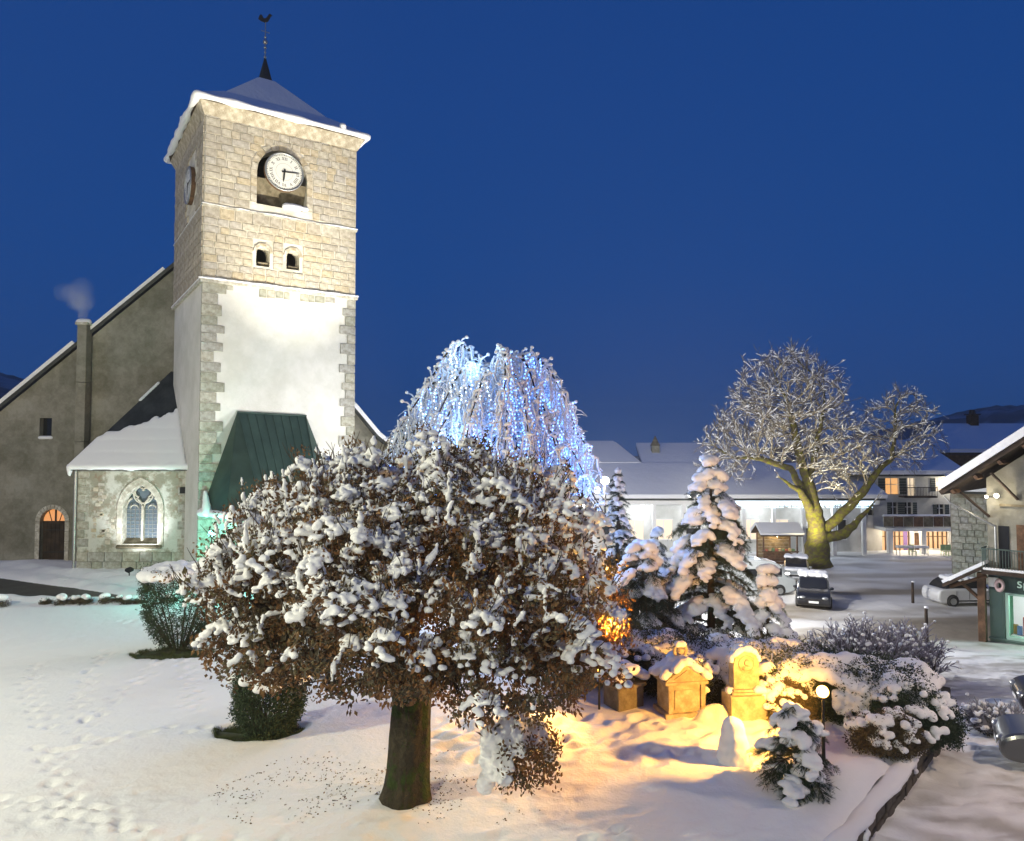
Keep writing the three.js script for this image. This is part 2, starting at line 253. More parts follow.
{
  const r = rng(5), trails = [[[-10.2, 16.6], [-10.6, 17.7], [-11.1, 20.2], [-11.4, 22.7], [-12.1, 25.5]], [[-15.5, 24], [-14.6, 22], [-12.4, 19.2], [-11.6, 18.2]], [[-14.2, 25.5], [-13.2, 23], [-12.1, 20.6], [-11, 18.6]], [[-11, 17.2], [-9.6, 15.6], [-8.4, 14.3], [-6.2, 13.2], [-4, 12.8]], [[-10.4, 17.2], [-9, 18.2], [-7.4, 18.4]], [[-12.5, 27], [-13.6, 29.5], [-15, 32.5]], [[-12.3, 26.3], [-11, 24.3], [-9.4, 21.5], [-8.6, 19.4]], [[-1, 12.6], [1, 12.9], [2.4, 13.6]], [[-16, 30], [-14, 28.6], [-12.6, 27.6]], [[-13, 14.5], [-10, 14.6], [-7, 13.9]]];
  const put = (x, d, s, dp, dir) => { const k = Math.floor(x) + ',' + Math.floor(d); (prints[k] ||= []).push([x, d, s, dp, dir]); };
  for (const t of trails) for (let i = 0; i < t.length - 1; i++) { const [ax, ad] = t[i], [bx_, bd] = t[i + 1], L = Math.hypot(bx_ - ax, bd - ad), n = Math.max(1, Math.round(L / 0.36)); for (let k = 0; k < n; k++) { const q = (k + r() * 0.3) / n, s = k % 2 ? 1 : -1; put(ax + (bx_ - ax) * q - s * 0.14 * (bd - ad) / L + (r() - 0.5) * 0.14, ad + (bd - ad) * q + s * 0.14 * (bx_ - ax) / L + (r() - 0.5) * 0.14, 0.09 + 0.04 * r(), 0.06 + 0.06 * r(), Math.atan2(bd - ad, bx_ - ax)); } }
  for (let i = 0; i < 900; i++) { const x = -13 + 18 * r(), d = 11.5 + 4.5 * r() * r(); put(x, d, 0.09 + 0.1 * r(), (r() - 0.3) * 0.05, r() * 6); }
  for (let i = 0; i < 240; i++) { const x = -2 + 9 * r(), d = 16.2 + 3 * r(); put(x, d, 0.12 + 0.12 * r(), 0.02 + 0.05 * r(), r() * 6); }
}
const patches = [[-11.7, 25.1, 1.35, 0.75], [-6.35, 18.35, 1.05, 0.62]];          // snow-free grass under the clipped shrubs
function lawnBase(x, d) { return -2.45 * ss(23, 42, d) * ss(-7, 5, x); }
function lawnY(x, d) {
  let h = lawnBase(x, d) + 0.10 * fbm(x * 0.16, 1.5, d * 0.16, 3) + 0.03 * fbm(x * 0.9, 4.5, d * 0.9, 3);
  h += 0.018 * N3(x * 3.1, 7, d * 3.1) * (0.4 + 0.6 * ss(18, 13, d)) + 0.012 * N3(x * 6.3, 9, d * 6.3) * ss(17, 13, d);
  const e = driveD(x, d); if (e < 1.6) h += e < 0 ? -0.18 * ss(0, -0.25, e) : 0.22 * Math.exp(-(((e - 0.55) / 0.4) ** 2)) * (0.7 + 0.6 * N3(x * 1.3, 2, d * 1.3));
  if (x < -16 && d > 36 && d < 46) h += 0.55 * ss(0.3, 2.2, e) * ss(46, 43, d) * (e > 0 ? 1 : 0) * ss(36.5, 38.5, d) * (0.75 + 0.5 * fbm(x * 0.5, 8, d * 0.5));
  const ci = Math.floor(x), cj = Math.floor(d); for (let a = -1; a <= 1; a++) for (let b = -1; b <= 1; b++) { const l = prints[(ci + a) + ',' + (cj + b)]; if (l) for (const [px, pd, s, dp, dir] of l) { const ux = x - px, ud = d - pd, al = ux * Math.cos(dir) + ud * Math.sin(dir), ac = -ux * Math.sin(dir) + ud * Math.cos(dir), q = (al / (s * 1.5)) ** 2 + (ac / s) ** 2; if (q < 6) h -= dp * (Math.exp(-q * 1.4) - 0.28 * Math.exp(-((Math.sqrt(q) - 1.5) ** 2) * 4)); } }
  const tr = Math.hypot(x + 2.12, d - 14.9); h -= 0.10 * Math.exp(-((tr / 0.75) ** 2));
  for (const [px, pd, a, b] of patches) { const q = Math.hypot((x - px) / a, (d - pd) / b) + 0.22 * N3(x * 2, 3, d * 2); h -= 0.16 * ss(1.12, 0.86, q); }
  if (d < 19) { const w = (wallX(d) - x); h += 0.07 * Math.exp(-((w - 0.5) ** 2) * 4) - 0.10 * ss(0.35, 0, w); }
  // drifted mounds round the monuments and along the hedge foot
  h += 0.30 * Math.exp(-(((x - 5.35) / 0.5) ** 2) - (((d - 19.2) / 0.35) ** 2)) + 0.22 * Math.exp(-(((x - 2.6) / 1.2) ** 2) - (((d - 20.9) / 0.6) ** 2)) + 0.25 * Math.exp(-(((x - 6.9) / 1.0) ** 2) - (((d - 15.6) / 0.8) ** 2));
  return h;
}
function sheet(nx, nd, fx, fd, fy, fc) {
  const P = new Float32Array(nx * nd * 3), U = new Float32Array(nx * nd * 2), I = [], C = fc ? new Float32Array(nx * nd * 3) : null;
  for (let j = 0; j < nd; j++) for (let i = 0; i < nx; i++) { const d = fd(j / (nd - 1)), x = fx(i / (nx - 1), d), k = j * nx + i; P[3 * k] = x; P[3 * k + 1] = fy(x, d); P[3 * k + 2] = -d; U[2 * k] = x; U[2 * k + 1] = d; if (C) { const c = fc(x, d); C[3 * k] = c[0]; C[3 * k + 1] = c[1]; C[3 * k + 2] = c[2]; } if (i && j) { const a = k - nx - 1; I.push(a, a + 1, k, a, k, k - 1); } }
  const g = new THREE.BufferGeometry(); g.setAttribute('position', new THREE.BufferAttribute(P, 3)); g.setAttribute('uv', new THREE.BufferAttribute(U, 2)); if (C) g.setAttribute('color', new THREE.BufferAttribute(C, 3)); g.setIndex(I); g.computeVertexNormals(); return g;
}
const lawnMix = (x, d) => { const e = edgeX(d), w = d < 18.3 ? 0 : 3.0 * ss(18.3, 22, d); const L = lawnY(x, d); if (w <= 0) return L; const t = ss(e - w, e, x); return lerp(L, roadY(x, d) - 0.02 + 0.25 * Math.sin(t * Math.PI) * (0.6 + fbm(x, 2, d)), t); };
struct('snow_lawn', sheet(600, 380, (t, d) => (t < 0.12 ? lerp(-62, -26, t / 0.12) : lerp(-26, edgeX(d), (t - 0.12) / 0.88)), t => (t < 0.06 ? lerp(3, 10.5, t / 0.06) : 10.5 + 59.5 * (0.36 * (t - 0.06) / 0.94 + 0.64 * ((t - 0.06) / 0.94) ** 3)), lawnMix), M.snow);
// streets and square beyond, trodden and ploughed snow with slush
function slush(x, d) {
  let t = 0;
  if (d > 33) { const q = fbm(x * 0.07, 11, d * 0.3, 4); t = (0.42 + 0.58 * ss(-0.18, 0.16, q)) * ss(33, 36, d) * ss(56, 50, d) + 0.55 * ss(-0.1, 0.2, q) * ss(50, 56, d) * ss(72, 62, d); }
  else { const q = fbm(x * 0.6, 12, d * 1.7, 5); t = 0.62 * ss(-0.12, 0.28, q) * ss(9, 13, d); const lane = ss(0.14, 0.02, Math.abs(fbm(x * 0.12, 15, d * 0.35, 3))); t = Math.max(t, lane * 0.4); }
  t = Math.max(t, ss(0.1, 0.6, fbm(x * 0.3, 19, d * 0.3) + 0.15) * ss(28, 34, d) * ss(52, 44, d) * 0.9);
  const s = 0.5 + 0.5 * fbm(x * 2, 5, d * 2), a = [0.80, 0.81, 0.83], b = [0.16 + 0.10 * s, 0.135 + 0.09 * s, 0.10 + 0.075 * s]; return [0, 1, 2].map(k => lerp(a[k], b[k], t));
}
M.road = std({ color: 0xffffff, vertexColors: true, roughness: 0.7, bumpMap: Tsnow, bumpScale: 0.06 });
const roadFull = (x, d) => { const inside = x < edgeX(d) - 0.15 && d > 3 && d < 68 && x > -61; let h = roadY(x, d); if (d < 30) h += (0.13 * fbm(x * 0.9, 21, d * 1.9, 4) + 0.06 * N3(x * 1.6, 27, d * 3.4) + 0.04 * N3(x * 3.6, 28, d * 5.5)) * ss(8, 12, d) + 0.22 * Math.exp(-((x - edgeX(d) - 0.2) ** 2) * 2.2) * (0.6 + 0.8 * fbm(x * 1.5, 6, d * 1.5)); else h += 0.10 * ss(0.05, 0.3, fbm(x * 0.15, 23, d * 0.3)) + 0.03 * fbm(x * 0.9, 25, d * 0.9); if (inside) h = Math.min(h, lawnBase(x, d) - 0.45); return h; };
const seg = (t, a) => { for (let i = 1; i < a.length; i++) if (t <= a[i][0]) return lerp(a[i - 1][1], a[i][1], (t - a[i - 1][0]) / (a[i][0] - a[i - 1][0])); return a[a.length - 1][1]; };
struct('road', sheet(440, 320, t => seg(t, [[0, -70], [0.12, 5], [0.75, 32], [1, 80]]), t => seg(t, [[0, -25], [0.06, 10], [0.68, 40], [0.9, 72], [1, 130]]), roadFull, slush), M.road);
struct('ground', sheet(60, 60, t => -900 + 1800 * t, t => -200 + 1100 * t, (x, d) => -3.6 + 0.5 * ss(150, 400, d)), M.snowPlain);
{
  const P = []; const G = []; const n = 60; // driveway ribbon
  const c = new THREE.CatmullRomCurve3(drive.map(p => V(p[0], p[2], p[1])));
  M.asphalt = std({ color: lin(0.062, 0.066, 0.058), map: mottle(101, [0.7, 0.7, 0.7], [1, 1, 1], 0.5), roughness: 0.5, bumpMap: Tgrain, bumpScale: 0.01 });
  struct('driveway', sheet(14, n, (s, q) => 0, t => t, () => 0), M.asphalt).geometry = (() => {
    const g = new THREE.BufferGeometry(), p = [], u = [], I = [];
    for (let i = 0; i < n; i++) { const t = i / (n - 1), a = c.getPoint(t), tg = c.getTangent(t), L = Math.hypot(tg.x, tg.z), nx = -tg.z / L, nd = tg.x / L; for (let k = 0; k <= 12; k++) { const s = (k / 6 - 1) * (a.y + 0.25), x = a.x + nx * s, d = a.z + nd * s; p.push(x, lawnBase(x, d) - 0.06 + 0.10 * fbm(x * 0.16, 1.5, d * 0.16, 3), -d); u.push(x, d); if (i && k) { const q = i * 13 + k; I.push(q - 14, q - 13, q, q - 14, q, q - 1); } } }
    g.setAttribute('position', new THREE.Float32BufferAttribute(p, 3)); g.setAttribute('uv', new THREE.Float32BufferAttribute(u, 2)); g.setIndex(I); g.computeVertexNormals(); return g;
  })();
}
// wooded mountainsides standing round the valley
{
  const ridge = (x, d) => { const l = 62 * ss(-80, -400, x), r = 48 * ss(170, 560, x) + 8 * ss(60, 200, x); return (l + r) * ss(140, 420, d) * (1 + 0.35 * fbm(x * 0.006, 1, d * 0.006)) + 8 * fbm(x * 0.02, 3, d * 0.02) + 5 * Math.abs(fbm(x * 0.11, 3, d * 0.11)) * ss(150, 200, d) - 3; };
  M.forest = std({ color: 0xffffff, vertexColors: true, roughness: 1 });
  const g = sheet(260, 90, t => -760 + 1700 * t, t => 150 + 520 * t, ridge, (x, d) => { const t = ss(-0.1, 0.25, fbm(x * 0.03, 41, d * 0.03) + 0.5 * fbm(x * 0.2, 43, d * 0.2)); return [lerp(0.10, 0.34, t), lerp(0.105, 0.35, t), lerp(0.11, 0.37, t)]; });
  struct('hills', g, M.forest);
}

// ------------------------------------------------------------------ garden wall
{
  const w = thing('garden_wall', 'low dark stone garden wall with snow-covered top at the road edge', 'wall', [0, 0, 0]);
  const r = rng(71), A = 8.6, B = 18.9, dir = Math.atan2(0.886, 1); const L = Math.hypot(1, 0.886);
  const mats = [[0.10, 0.09, 0.075], [0.13, 0.115, 0.095], [0.085, 0.08, 0.07]].map(c => std({ color: lin(...c), map: stoneMap, roughness: 0.95, bumpMap: Tgrain, bumpScale: 0.05 }));
  const along = (d, y, off) => V(wallX(d) + off * Math.cos(dir), y, -d + off * Math.sin(dir));
  const core = [], n = 24; for (let i = 0; i < n; i++) { const d0 = lerp(A, B, i / n), d1 = lerp(A, B, (i + 1) / n), m = (d0 + d1) / 2, p = along(m, -0.62, 0.02); core.push(bx(0.2, 1.1, (d1 - d0) * L + 0.02, p.x, p.y, p.z, 0, -dir, 0)); }
  part('core', merge(core), mats[2], w);
  for (let row = 0; row < 3; row++) { let d = A + r() * 0.3; while (d < B) { const ln = (0.28 + 0.35 * r()), m = d + ln / 2 / L, y = -0.72 + row * 0.235, p = along(m, y, 0.17 + 0.03 * r()); part('stone', bx(0.14, 0.215, ln - 0.02), mats[Math.floor(r() * 3)], w).position.copy(p); const s = w.children[w.children.length - 1]; s.geometry = boxUV(rb(0.14, 0.215, ln - 0.02, 0.025)); s.rotation.set((r() - 0.5) * 0.06, -dir + (r() - 0.5) * 0.08, 0); d += ln / L; } }
  const bl = []; for (let d = A; d < B; d += 0.09) { const p = along(d, -0.06, 0.12 + 0.06 * N3(d, 3, 1)); bl.push([p.x, p.y, p.z, 0.26 + 0.08 * N3(d * 1.7, 2, 5), 0.17]); if (r() < 0.12) bl.push([p.x + 0.16, p.y - 0.3 * r(), p.z, 0.12]); }
  part('snow', lumps(bl, 0.045), M.snow, w);
}

// ------------------------------------------------------------------ church tower
const TOW = { x: -16.05, z: -37, phi: 33.5 * D2R, W: 8.3, L: 9.1 };
const blockGeo = (() => { const c = {}; return (w, h, d, r = 0.018) => { const k = [w, h, d].map(v => Math.round(v * 25)).join(); return c[k] ||= boxUV(new RoundedBoxGeometry(Math.round(w * 25) / 25, Math.round(h * 25) / 25, Math.round(d * 25) / 25, 1, r)); }; })();
{
  const T = thing('church_tower', 'square stone church tower with clock, white lower walls and pyramid roof', 'tower', [TOW.x, 0, TOW.z], TOW.phi);
  const { W, L } = TOW, r = rng(17), Y1 = 15.75, Y2 = 19.75, Y3 = 24.95;
  // walls: front with openings, others plain
  const hole = (s, pts) => { const h = new THREE.Path(); pts.forEach((p, i) => (i ? h.lineTo(...p) : h.moveTo(...p))); h.closePath(); s.holes.push(h); };
  const archPts = (cx, y0, ys, rad, n = 14) => { const p = [[cx - rad, y0], [cx + rad, y0]]; for (let i = 0; i <= n; i++) { const a = i / n * Math.PI; p.push([cx + rad * Math.cos(a), ys + rad * Math.sin(a)]); } return p; };
  const NC = { x: 4.02, y0: 20.35, ys: 22.15, r: 1.36 }, WN = [[3.04, 16.95, 17.7, 0.36], [4.67, 17.0, 17.72, 0.36]];
  const front = new THREE.Shape([[0, Y1], [W, Y1], [W, Y3], [0, Y3]].map(p => new THREE.Vector2(...p)));
  hole(front, archPts(NC.x, NC.y0, NC.ys, NC.r)); for (const w of WN) hole(front, archPts(...w, 8));
  const upper = [new THREE.ExtrudeGeometry(front, { depth: 0.8, bevelEnabled: false }).translate(0, 0, -0.8), b0(0, 0.8, Y1, Y3, -L, -0.8), b0(W - 0.8, W, Y1, Y3, -L, -0.8), b0(0.8, W - 0.8, Y1, Y3, -L, -L + 0.8)];
  part('upper_wall', merge(upper), M.mortar, T);
  part('lower_wall', merge([b0(0.03, W - 0.03, -1, Y1, -L + 0.03, -0.03)]), M.plaster, T);
  // ashlar blocks, front face one by one, following the openings
  const front_runs = (y0, y1) => { const cut = []; if (y1 > NC.y0 - 0.05 && y0 < NC.ys + NC.r + 0.05) { const ym = Math.max(0, (y0 + y1) / 2 - NC.ys), hw = y0 > NC.ys + NC.r - 0.15 ? 0 : Math.sqrt(Math.max(0, (NC.r + 0.34) ** 2 - ym * ym)); if (hw > 0) cut.push([NC.x - hw, NC.x + hw]); } for (const [cx, a, s, q] of WN) if (y1 > a - 0.06 && y0 < s + q + 0.1) cut.push([cx - q - 0.16, cx + q + 0.16]); cut.sort((a, b) => a[0] - b[0]); const runs = []; let x = 0; for (const [a, b] of cut) { if (a > x) runs.push([x, a]); x = b; } runs.push([x, W]); return runs; };
  const courses = []; for (const [a, b] of [[Y1 + 0.28, Y2], [Y2 + 0.22, Y3 - 0.05]]) { let y = a; while (y < b - 0.2) { let h = 0.33 + 0.15 * r(); if (y + h > b - 0.25) h = b - y; courses.push([y, y + h]); y += h; } }
  let count = 0; const extra = [];
  for (const [y0, y1] of courses) for (const [a, b] of front_runs(y0, y1)) { let x = a; while (x < b - 0.02) { let w = 0.4 + 0.5 * r() * (0.6 + r()); if (x < 0.01 && a === 0) w = 0.5 + 0.35 * r(); if (b - x - w < 0.32) w = b - x; const g = blockGeo(w - 0.055, y1 - y0 - 0.05, 0.14); const m = new THREE.Matrix4().makeTranslation(x + w / 2, (y0 + y1) / 2, -0.035 + 0.03 * (r() - 0.5)); if (count < 300) { const q = part('stone', g, M.stones[Math.floor(r() * 6)], T); q.applyMatrix4(m); count++; } else extra.push(flat(g, m)); x += w; } }
  for (const [y0, y1] of courses) { let z = 0.04; while (z < L - 0.05) { let w = 0.5 + 0.5 * r(); if (L - z - w < 0.35) w = L - z; if (!(y1 > 20.3 && y0 < 23.2 && z + w > 2.4 && z < 4.4)) extra.push(bx(0.14, y1 - y0 - 0.035, w - 0.035, -0.005 + 0.03 * (r() - 0.5), (y0 + y1) / 2, -z - w / 2)); z += w; } }
  part('stones_of_side_face', merge(extra), M.stones[1], T, { kind: 'stuff' });
  // arch stones round clock niche and small windows
  const vous = (cx, ys, r0, r1, n, z) => { for (let i = 0; i < n; i++) { const a0 = i / n * Math.PI + 0.012, a1 = (i + 1) / n * Math.PI - 0.012; const g = poly([[r0 * Math.cos(a0), r0 * Math.sin(a0)], [r1 * Math.cos(a0), r1 * Math.sin(a0)], [r1 * Math.cos(a1), r1 * Math.sin(a1)], [r0 * Math.cos(a1), r0 * Math.sin(a1)]], 0.13); part('arch_stone', boxUV(flat(g)), M.stones[[0, 2, 4][i % 3]], T).position.set(cx, ys, z); } };
  vous(NC.x, NC.ys, NC.r, NC.r + 0.33, 11, -0.08); for (const [cx, a, s, q] of WN) vous(cx, s, q, q + 0.17, 5, -0.07);
  for (const sx of [-1, 1]) for (let k = 0; k < 4; k++) part('jamb_stone', blockGeo(0.32, 0.42, 0.14), M.stones[(k + 2) % 5], T).position.set(NC.x + sx * (NC.r + 0.165), NC.y0 + 0.24 + 0.45 * k, -0.03);
  part('niche_board', boxUV(bx(2.66, 0.10, 1.75, NC.x, 21.05, -0.46, -1.12, 0, 0)), M.board, T);
  const wb = part('louvre', boxUV(bx(0.6, 0.06, 0.3, WN[0][0] + 0.05, 17.1, -0.2, -0.7)), M.board, T); part('louvre', boxUV(bx(0.6, 0.06, 0.3, WN[1][0] + 0.05, 17.12, -0.2, -0.5)), M.board, T);
  // string courses, broken stone band under the lower one, quoins
  const ring = (y0, y1, o) => merge([b0(-o, W + o, y0, y1, -0.06, o), b0(-o, W + o, y0, y1, -L - o, -L + 0.06), b0(-o, 0.06, y0, y1, -L + 0.06, -0.06), b0(W - 0.06, W + o, y0, y1, -L + 0.06, -0.06)]);
  part('string_course', ring(Y1 - 0.02, Y1 + 0.16, 0.12), M.limestone, T); part('string_course', ring(Y2 - 0.02, Y2 + 0.1, 0.07), M.limestone, T);
  const snowLine = (y, o, n) => { const bl = []; for (let i = 0; i < 95; i++) { const x = -o + (W + 2 * o) * i / 94; bl.push([x, y + 0.02, o * 0.5, 0.13 * n * (1 + 0.5 * N3(x * 1.4, y, 1)), 0.10 * n * (1 + 0.7 * N3(x * 1.9, y, 4))]); } for (let i = 0; i < 60; i++) bl.push([-o * 0.5, y + 0.02, -i * 0.16, 0.12 * n]); return lumps(bl, 0.045); };
  part('snow', snowLine(Y1 + 0.16, 0.12, 1.0), M.snow, T); part('snow', snowLine(Y2 + 0.1, 0.07, 0.6), M.snow, T);
  { const bl = []; for (let i = 0; i < 26; i++) { const x = NC.x + 0.1 + 1.25 * r(); bl.push([x, 20.42 + 0.12 * r(), 0.02, 0.2]); } part('snow', lumps(bl, 0.05), M.snow, T); }
  { let x = 0.5; while (x < W - 0.5) { const w = 0.35 + 0.4 * r(), h = 0.2 + 0.32 * r(); if (r() < 0.75) part('band_stone', blockGeo(w - 0.04, h, 0.1), M.quoins[Math.floor(r() * 4)], T).position.set(x + w / 2, Y1 - 0.06 - h / 2, -0.045); x += w; } }
  for (const side of [0, 1]) { let y = -0.2, k = 0; while (y < Y1 - 0.3) { const h = 0.42 + 0.2 * r(), w = (k % 2 ? 0.62 : 0.98) + 0.25 * r() - (side ? 0.25 : 0); const q = part('quoin', blockGeo(w, Math.min(h, Y1 - y - 0.05) - 0.03, 0.16), M.quoins[Math.floor(r() * 4)], T); q.position.set(side ? W - w / 2 + 0.025 : w / 2 - 0.025, y + h / 2, -0.05); y += h; k++; } }
  // side face: niche surround and its clock
  part('side_niche', boxUV(b0(-0.02, 0.05, 20.4, 23.1, -4.5, -2.4)), M.mortar, T);
  // clocks
  const face = (() => { const c = document.createElement('canvas'); c.width = c.height = 512; const x = c.getContext('2d'); x.fillStyle = '#d9d8d0'; x.fillRect(0, 0, 512, 512); x.strokeStyle = '#3c3c3a'; x.fillStyle = '#101010'; x.lineWidth = 5; x.beginPath(); x.arc(256, 256, 243, 0, 7); x.stroke(); x.lineWidth = 2; x.beginPath(); x.arc(256, 256, 225, 0, 7); x.stroke(); x.beginPath(); x.arc(256, 256, 118, 0, 7); x.stroke(); x.font = 'bold 54px serif'; x.textAlign = 'center'; x.textBaseline = 'middle'; ['XII', 'I', 'II', 'III', 'IIII', 'V', 'VI', 'VII', 'VIII', 'IX', 'X', 'XI'].forEach((t, i) => { x.save(); x.translate(256, 256); x.rotate(i * Math.PI / 6); x.translate(0, -182); x.fillText(t, 0, 0); x.restore(); }); for (let i = 0; i < 60; i++) { x.save(); x.translate(256, 256); x.rotate(i * Math.PI / 30); x.fillRect(i % 5 ? -2 : -5, -240, i % 5 ? 4 : 10, 14); x.restore(); } const t = new THREE.CanvasTexture(c); t.colorSpace = THREE.SRGBColorSpace; return t; })();
  const clock = (p, ry, ang, R) => { const g = new THREE.Group(); g.name = 'clock'; T.add(g); g.position.set(...p); g.rotation.y = ry; part('clock_case', boxUV(flat(new THREE.CylinderGeometry(R + 0.04, R + 0.04, 0.22, 40).rotateX(Math.PI / 2))), M.wood, g); const d = new THREE.CircleGeometry(R, 48).translate(0, 0, 0.118); part('clock_face', d, std({ map: face, roughness: 0.5 }), g); part('rim', flat(new THREE.TorusGeometry(R, 0.045, 8, 48).translate(0, 0, 0.12)), M.zinc, g); for (const [a, l, w] of ang) part('clock_hand', boxUV(poly([[-w, -0.15], [w, -0.15], [w * 0.8, l * 0.7], [0, l], [-w * 0.9, l * 0.7]], 0.015).rotateZ(-a).translate(0, 0, 0.14)), M.dark, g); };
  clock([NC.x + 0.05, 22.3, 0.12], 0, [[Math.PI * 2 * 14.2 / 60, 0.86, 0.035], [Math.PI * 2 * 6.23 / 12, 0.6, 0.05]], 1.02);
  clock([-0.14, 21.75, -3.3], -Math.PI / 2, [[Math.PI * 2 * 14.2 / 60, 0.86, 0.035], [Math.PI * 2 * 6.23 / 12, 0.6, 0.05]], 1.0);
  // flared cornice and roof
  const fl = (y0, o0, y1, o1) => { const a = [V(-o0, y0, o0), V(W + o0, y0, o0), V(W + o0, y0, -L - o0), V(-o0, y0, -L - o0)], b = [V(-o1, y1, o1), V(W + o1, y1, o1), V(W + o1, y1, -L - o1), V(-o1, y1, -L - o1)]; const F = []; for (let i = 0; i < 4; i++) { const j = (i + 1) % 4; F.push([a[i], a[j], b[j], b[i]]); } F.push([b[0], b[1], b[2], b[3]]); return tri3(F); };
  part('cornice', fl(Y3 - 0.42, 0.05, Y3 + 0.26, 0.36), M.stones[0], T);
  const o = 0.52, ye = Y3 + 0.3, ap = V(W / 2, 30.0, -L / 2), c = [V(-o, ye, o), V(W + o, ye, o), V(W + o, ye, -L - o), V(-o, ye, -L - o)];
  part('eaves_board', merge([b0(-o, W + o, ye - 0.08, ye, -L - o, o)]), M.darkWood, T);
  // roof with a bell-cast: flatter skirt, steeper middle
  const mid = c.map(p => p.clone().lerp(ap, 0.36).setY(ye + 1.25)), hi = c.map(p => p.clone().lerp(ap, 0.9).setY(29.3));
  const RF = [], SF = []; for (let i = 0; i < 4; i++) { const j = (i + 1) % 4; RF.push([c[i], c[j], mid[j], mid[i]], [mid[i], mid[j], hi[j], hi[i]], [hi[i], hi[j], ap]); }
  part('roof', tri3(RF), M.slate, T);
  const sn = []; { const up = V(0, 0.22, 0); for (let i = 0; i < 4; i++) { const j = (i + 1) % 4; sn.push(flat(slab([c[i], c[j], mid[j], mid[i]].map(p => p.clone().add(V(0, 0.015, 0))), 0.16)), flat(slab([mid[i], mid[j], hi[j], hi[i]].map(p => p.clone().add(V(0, 0.012, 0))), 0.09))); } }
  part('roof_snow', merge(sn), M.snow, T);
  { const bl = []; for (let i = 0; i < 4; i++) { const j = (i + 1) % 4; for (let t = 0; t < 1; t += 0.007) { const p = c[i].clone().lerp(c[j], t); const k = 1 + 0.55 * N3(p.x * 0.9, 3, p.z * 0.9); bl.push([p.x * 0.995 + 0.02, ye + 0.06, p.z, 0.22 * k, 0.22 * k]); if (r() < 0.02) bl.push([p.x, ye + 0.3, p.z, 0.28]); } } part('eaves_snow', lumps(bl, 0.06, { flatBelow: 1 }), M.snow, T); }
  part('spire', boxUV(flat(new THREE.CylinderGeometry(0.06, 0.62, 1.9, 4, 1).rotateY(Math.PI / 4).translate(ap.x, 30.0, ap.z))), M.slate, T);
  const fin = [cyl(0.035, 0.03, 2.6, ap.x, 32.0, ap.z, 8)]; for (const [y, q] of [[31.0, 0.09], [31.3, 0.07], [31.6, 0.1], [31.95, 0.15], [32.25, 0.08]]) fin.push(ball(q, ap.x, y, ap.z, 10, 8)); fin.push(bx(0.5, 0.04, 0.04, ap.x, 32.6, ap.z));
  part('finial', merge(fin), M.zinc, T);
  const cock = poly([[-0.42, 0.28], [-0.5, 0.02], [-0.3, -0.12], [-0.05, -0.22], [0.16, -0.14], [0.3, 0.1], [0.36, 0.26], [0.48, 0.3], [0.36, 0.4], [0.27, 0.44], [0.18, 0.3], [0.04, 0.1], [-0.14, 0.08], [-0.24, 0.3], [-0.34, 0.36]], 0.03, 0.01);
  part('weathercock', boxUV(flat(cock, M4(ap.x, 33.35, ap.z, 0, -0.5, 0, 0.85))), M.iron, T);
}

// ------------------------------------------------------------------ polygonal chancel porch with green roof, against the tower front
{
  const A = thing('porch', 'low polygonal porch with steep dark green metal roof against the tower', 'porch', [TOW.x, 0, TOW.z], TOW.phi);
  const top = [V(1.87, 8.95, 0.02), V(5.45, 8.85, 0.02)], out = [V(0.15, 3.7, 0.02), V(0.85, 3.7, 2.5), V(2.3, 3.7, 3.7), V(5.3, 3.7, 3.7), V(6.7, 3.7, 2.5), V(7.3, 3.7, 0.02)];
  const fc = (pts) => part('roof_panel', slab(pts, 0.06), M.greenMetal, A);
  fc([top[0], out[0], out[1]]); fc([top[0], out[1], out[2]]); fc([top[0], out[2], out[3], top[1]]); fc([top[1], out[3], out[4]]); fc([top[1], out[4], out[5]]);
  const seams = []; for (let i = 0; i <= 8; i++) { const t = i / 8; seams.push(rod(top[0].clone().lerp(top[1], t).add(V(0, 0.07, 0.04)), out[2].clone().lerp(out[3], t).add(V(0, 0.07, 0.04)), 0.022, 4)); } for (const k of [1, 2]) seams.push(rod(top[0], out[k].clone().add(V(0, 0.06, 0)), 0.05, 5)); for (const k of [3, 4]) seams.push(rod(top[1], out[k].clone().add(V(0, 0.06, 0)), 0.05, 5)); seams.push(rod(top[0].clone().add(V(-0.05, 0.05, 0.05)), top[1].clone().add(V(0.05, 0.05, 0.05)), 0.05, 5));
  part('seam', merge(seams), M.greenMetal, A);
  const k = 0.86, wl = out.map(p => V(lerp(3.7, p.x, k), 0, p.z * k)), F = []; for (let i = 0; i < 5; i++) F.push([V(wl[i].x, -0.5, wl[i].z), V(wl[i + 1].x, -0.5, wl[i + 1].z), V(wl[i + 1].x, 3.9, wl[i + 1].z), V(wl[i].x, 3.9, wl[i].z)]);
  part('wall', tri3(F), M.whiteWall, A);
  const bl = []; for (let i = 0; i < 5; i++) for (let t = 0; t < 1; t += 0.03) { const p = out[i].clone().lerp(out[i + 1], t); bl.push([p.x, 3.78, p.z, 0.26 + 0.1 * N3(p.x * 2, 1, p.z * 2)]); } for (let i = 0; i < 40; i++) { const t = Math.pow(i / 40, 1.6); bl.push([lerp(out[0].x, out[1].x, 0.3) - 0.1 - 0.0 * t, 3.8 + 1.1 * t, lerp(0.9, 0.3, t), 0.3 * (1 - 0.6 * t)]); }
  part('snow', lumps(bl, 0.06), M.snow, A);
}

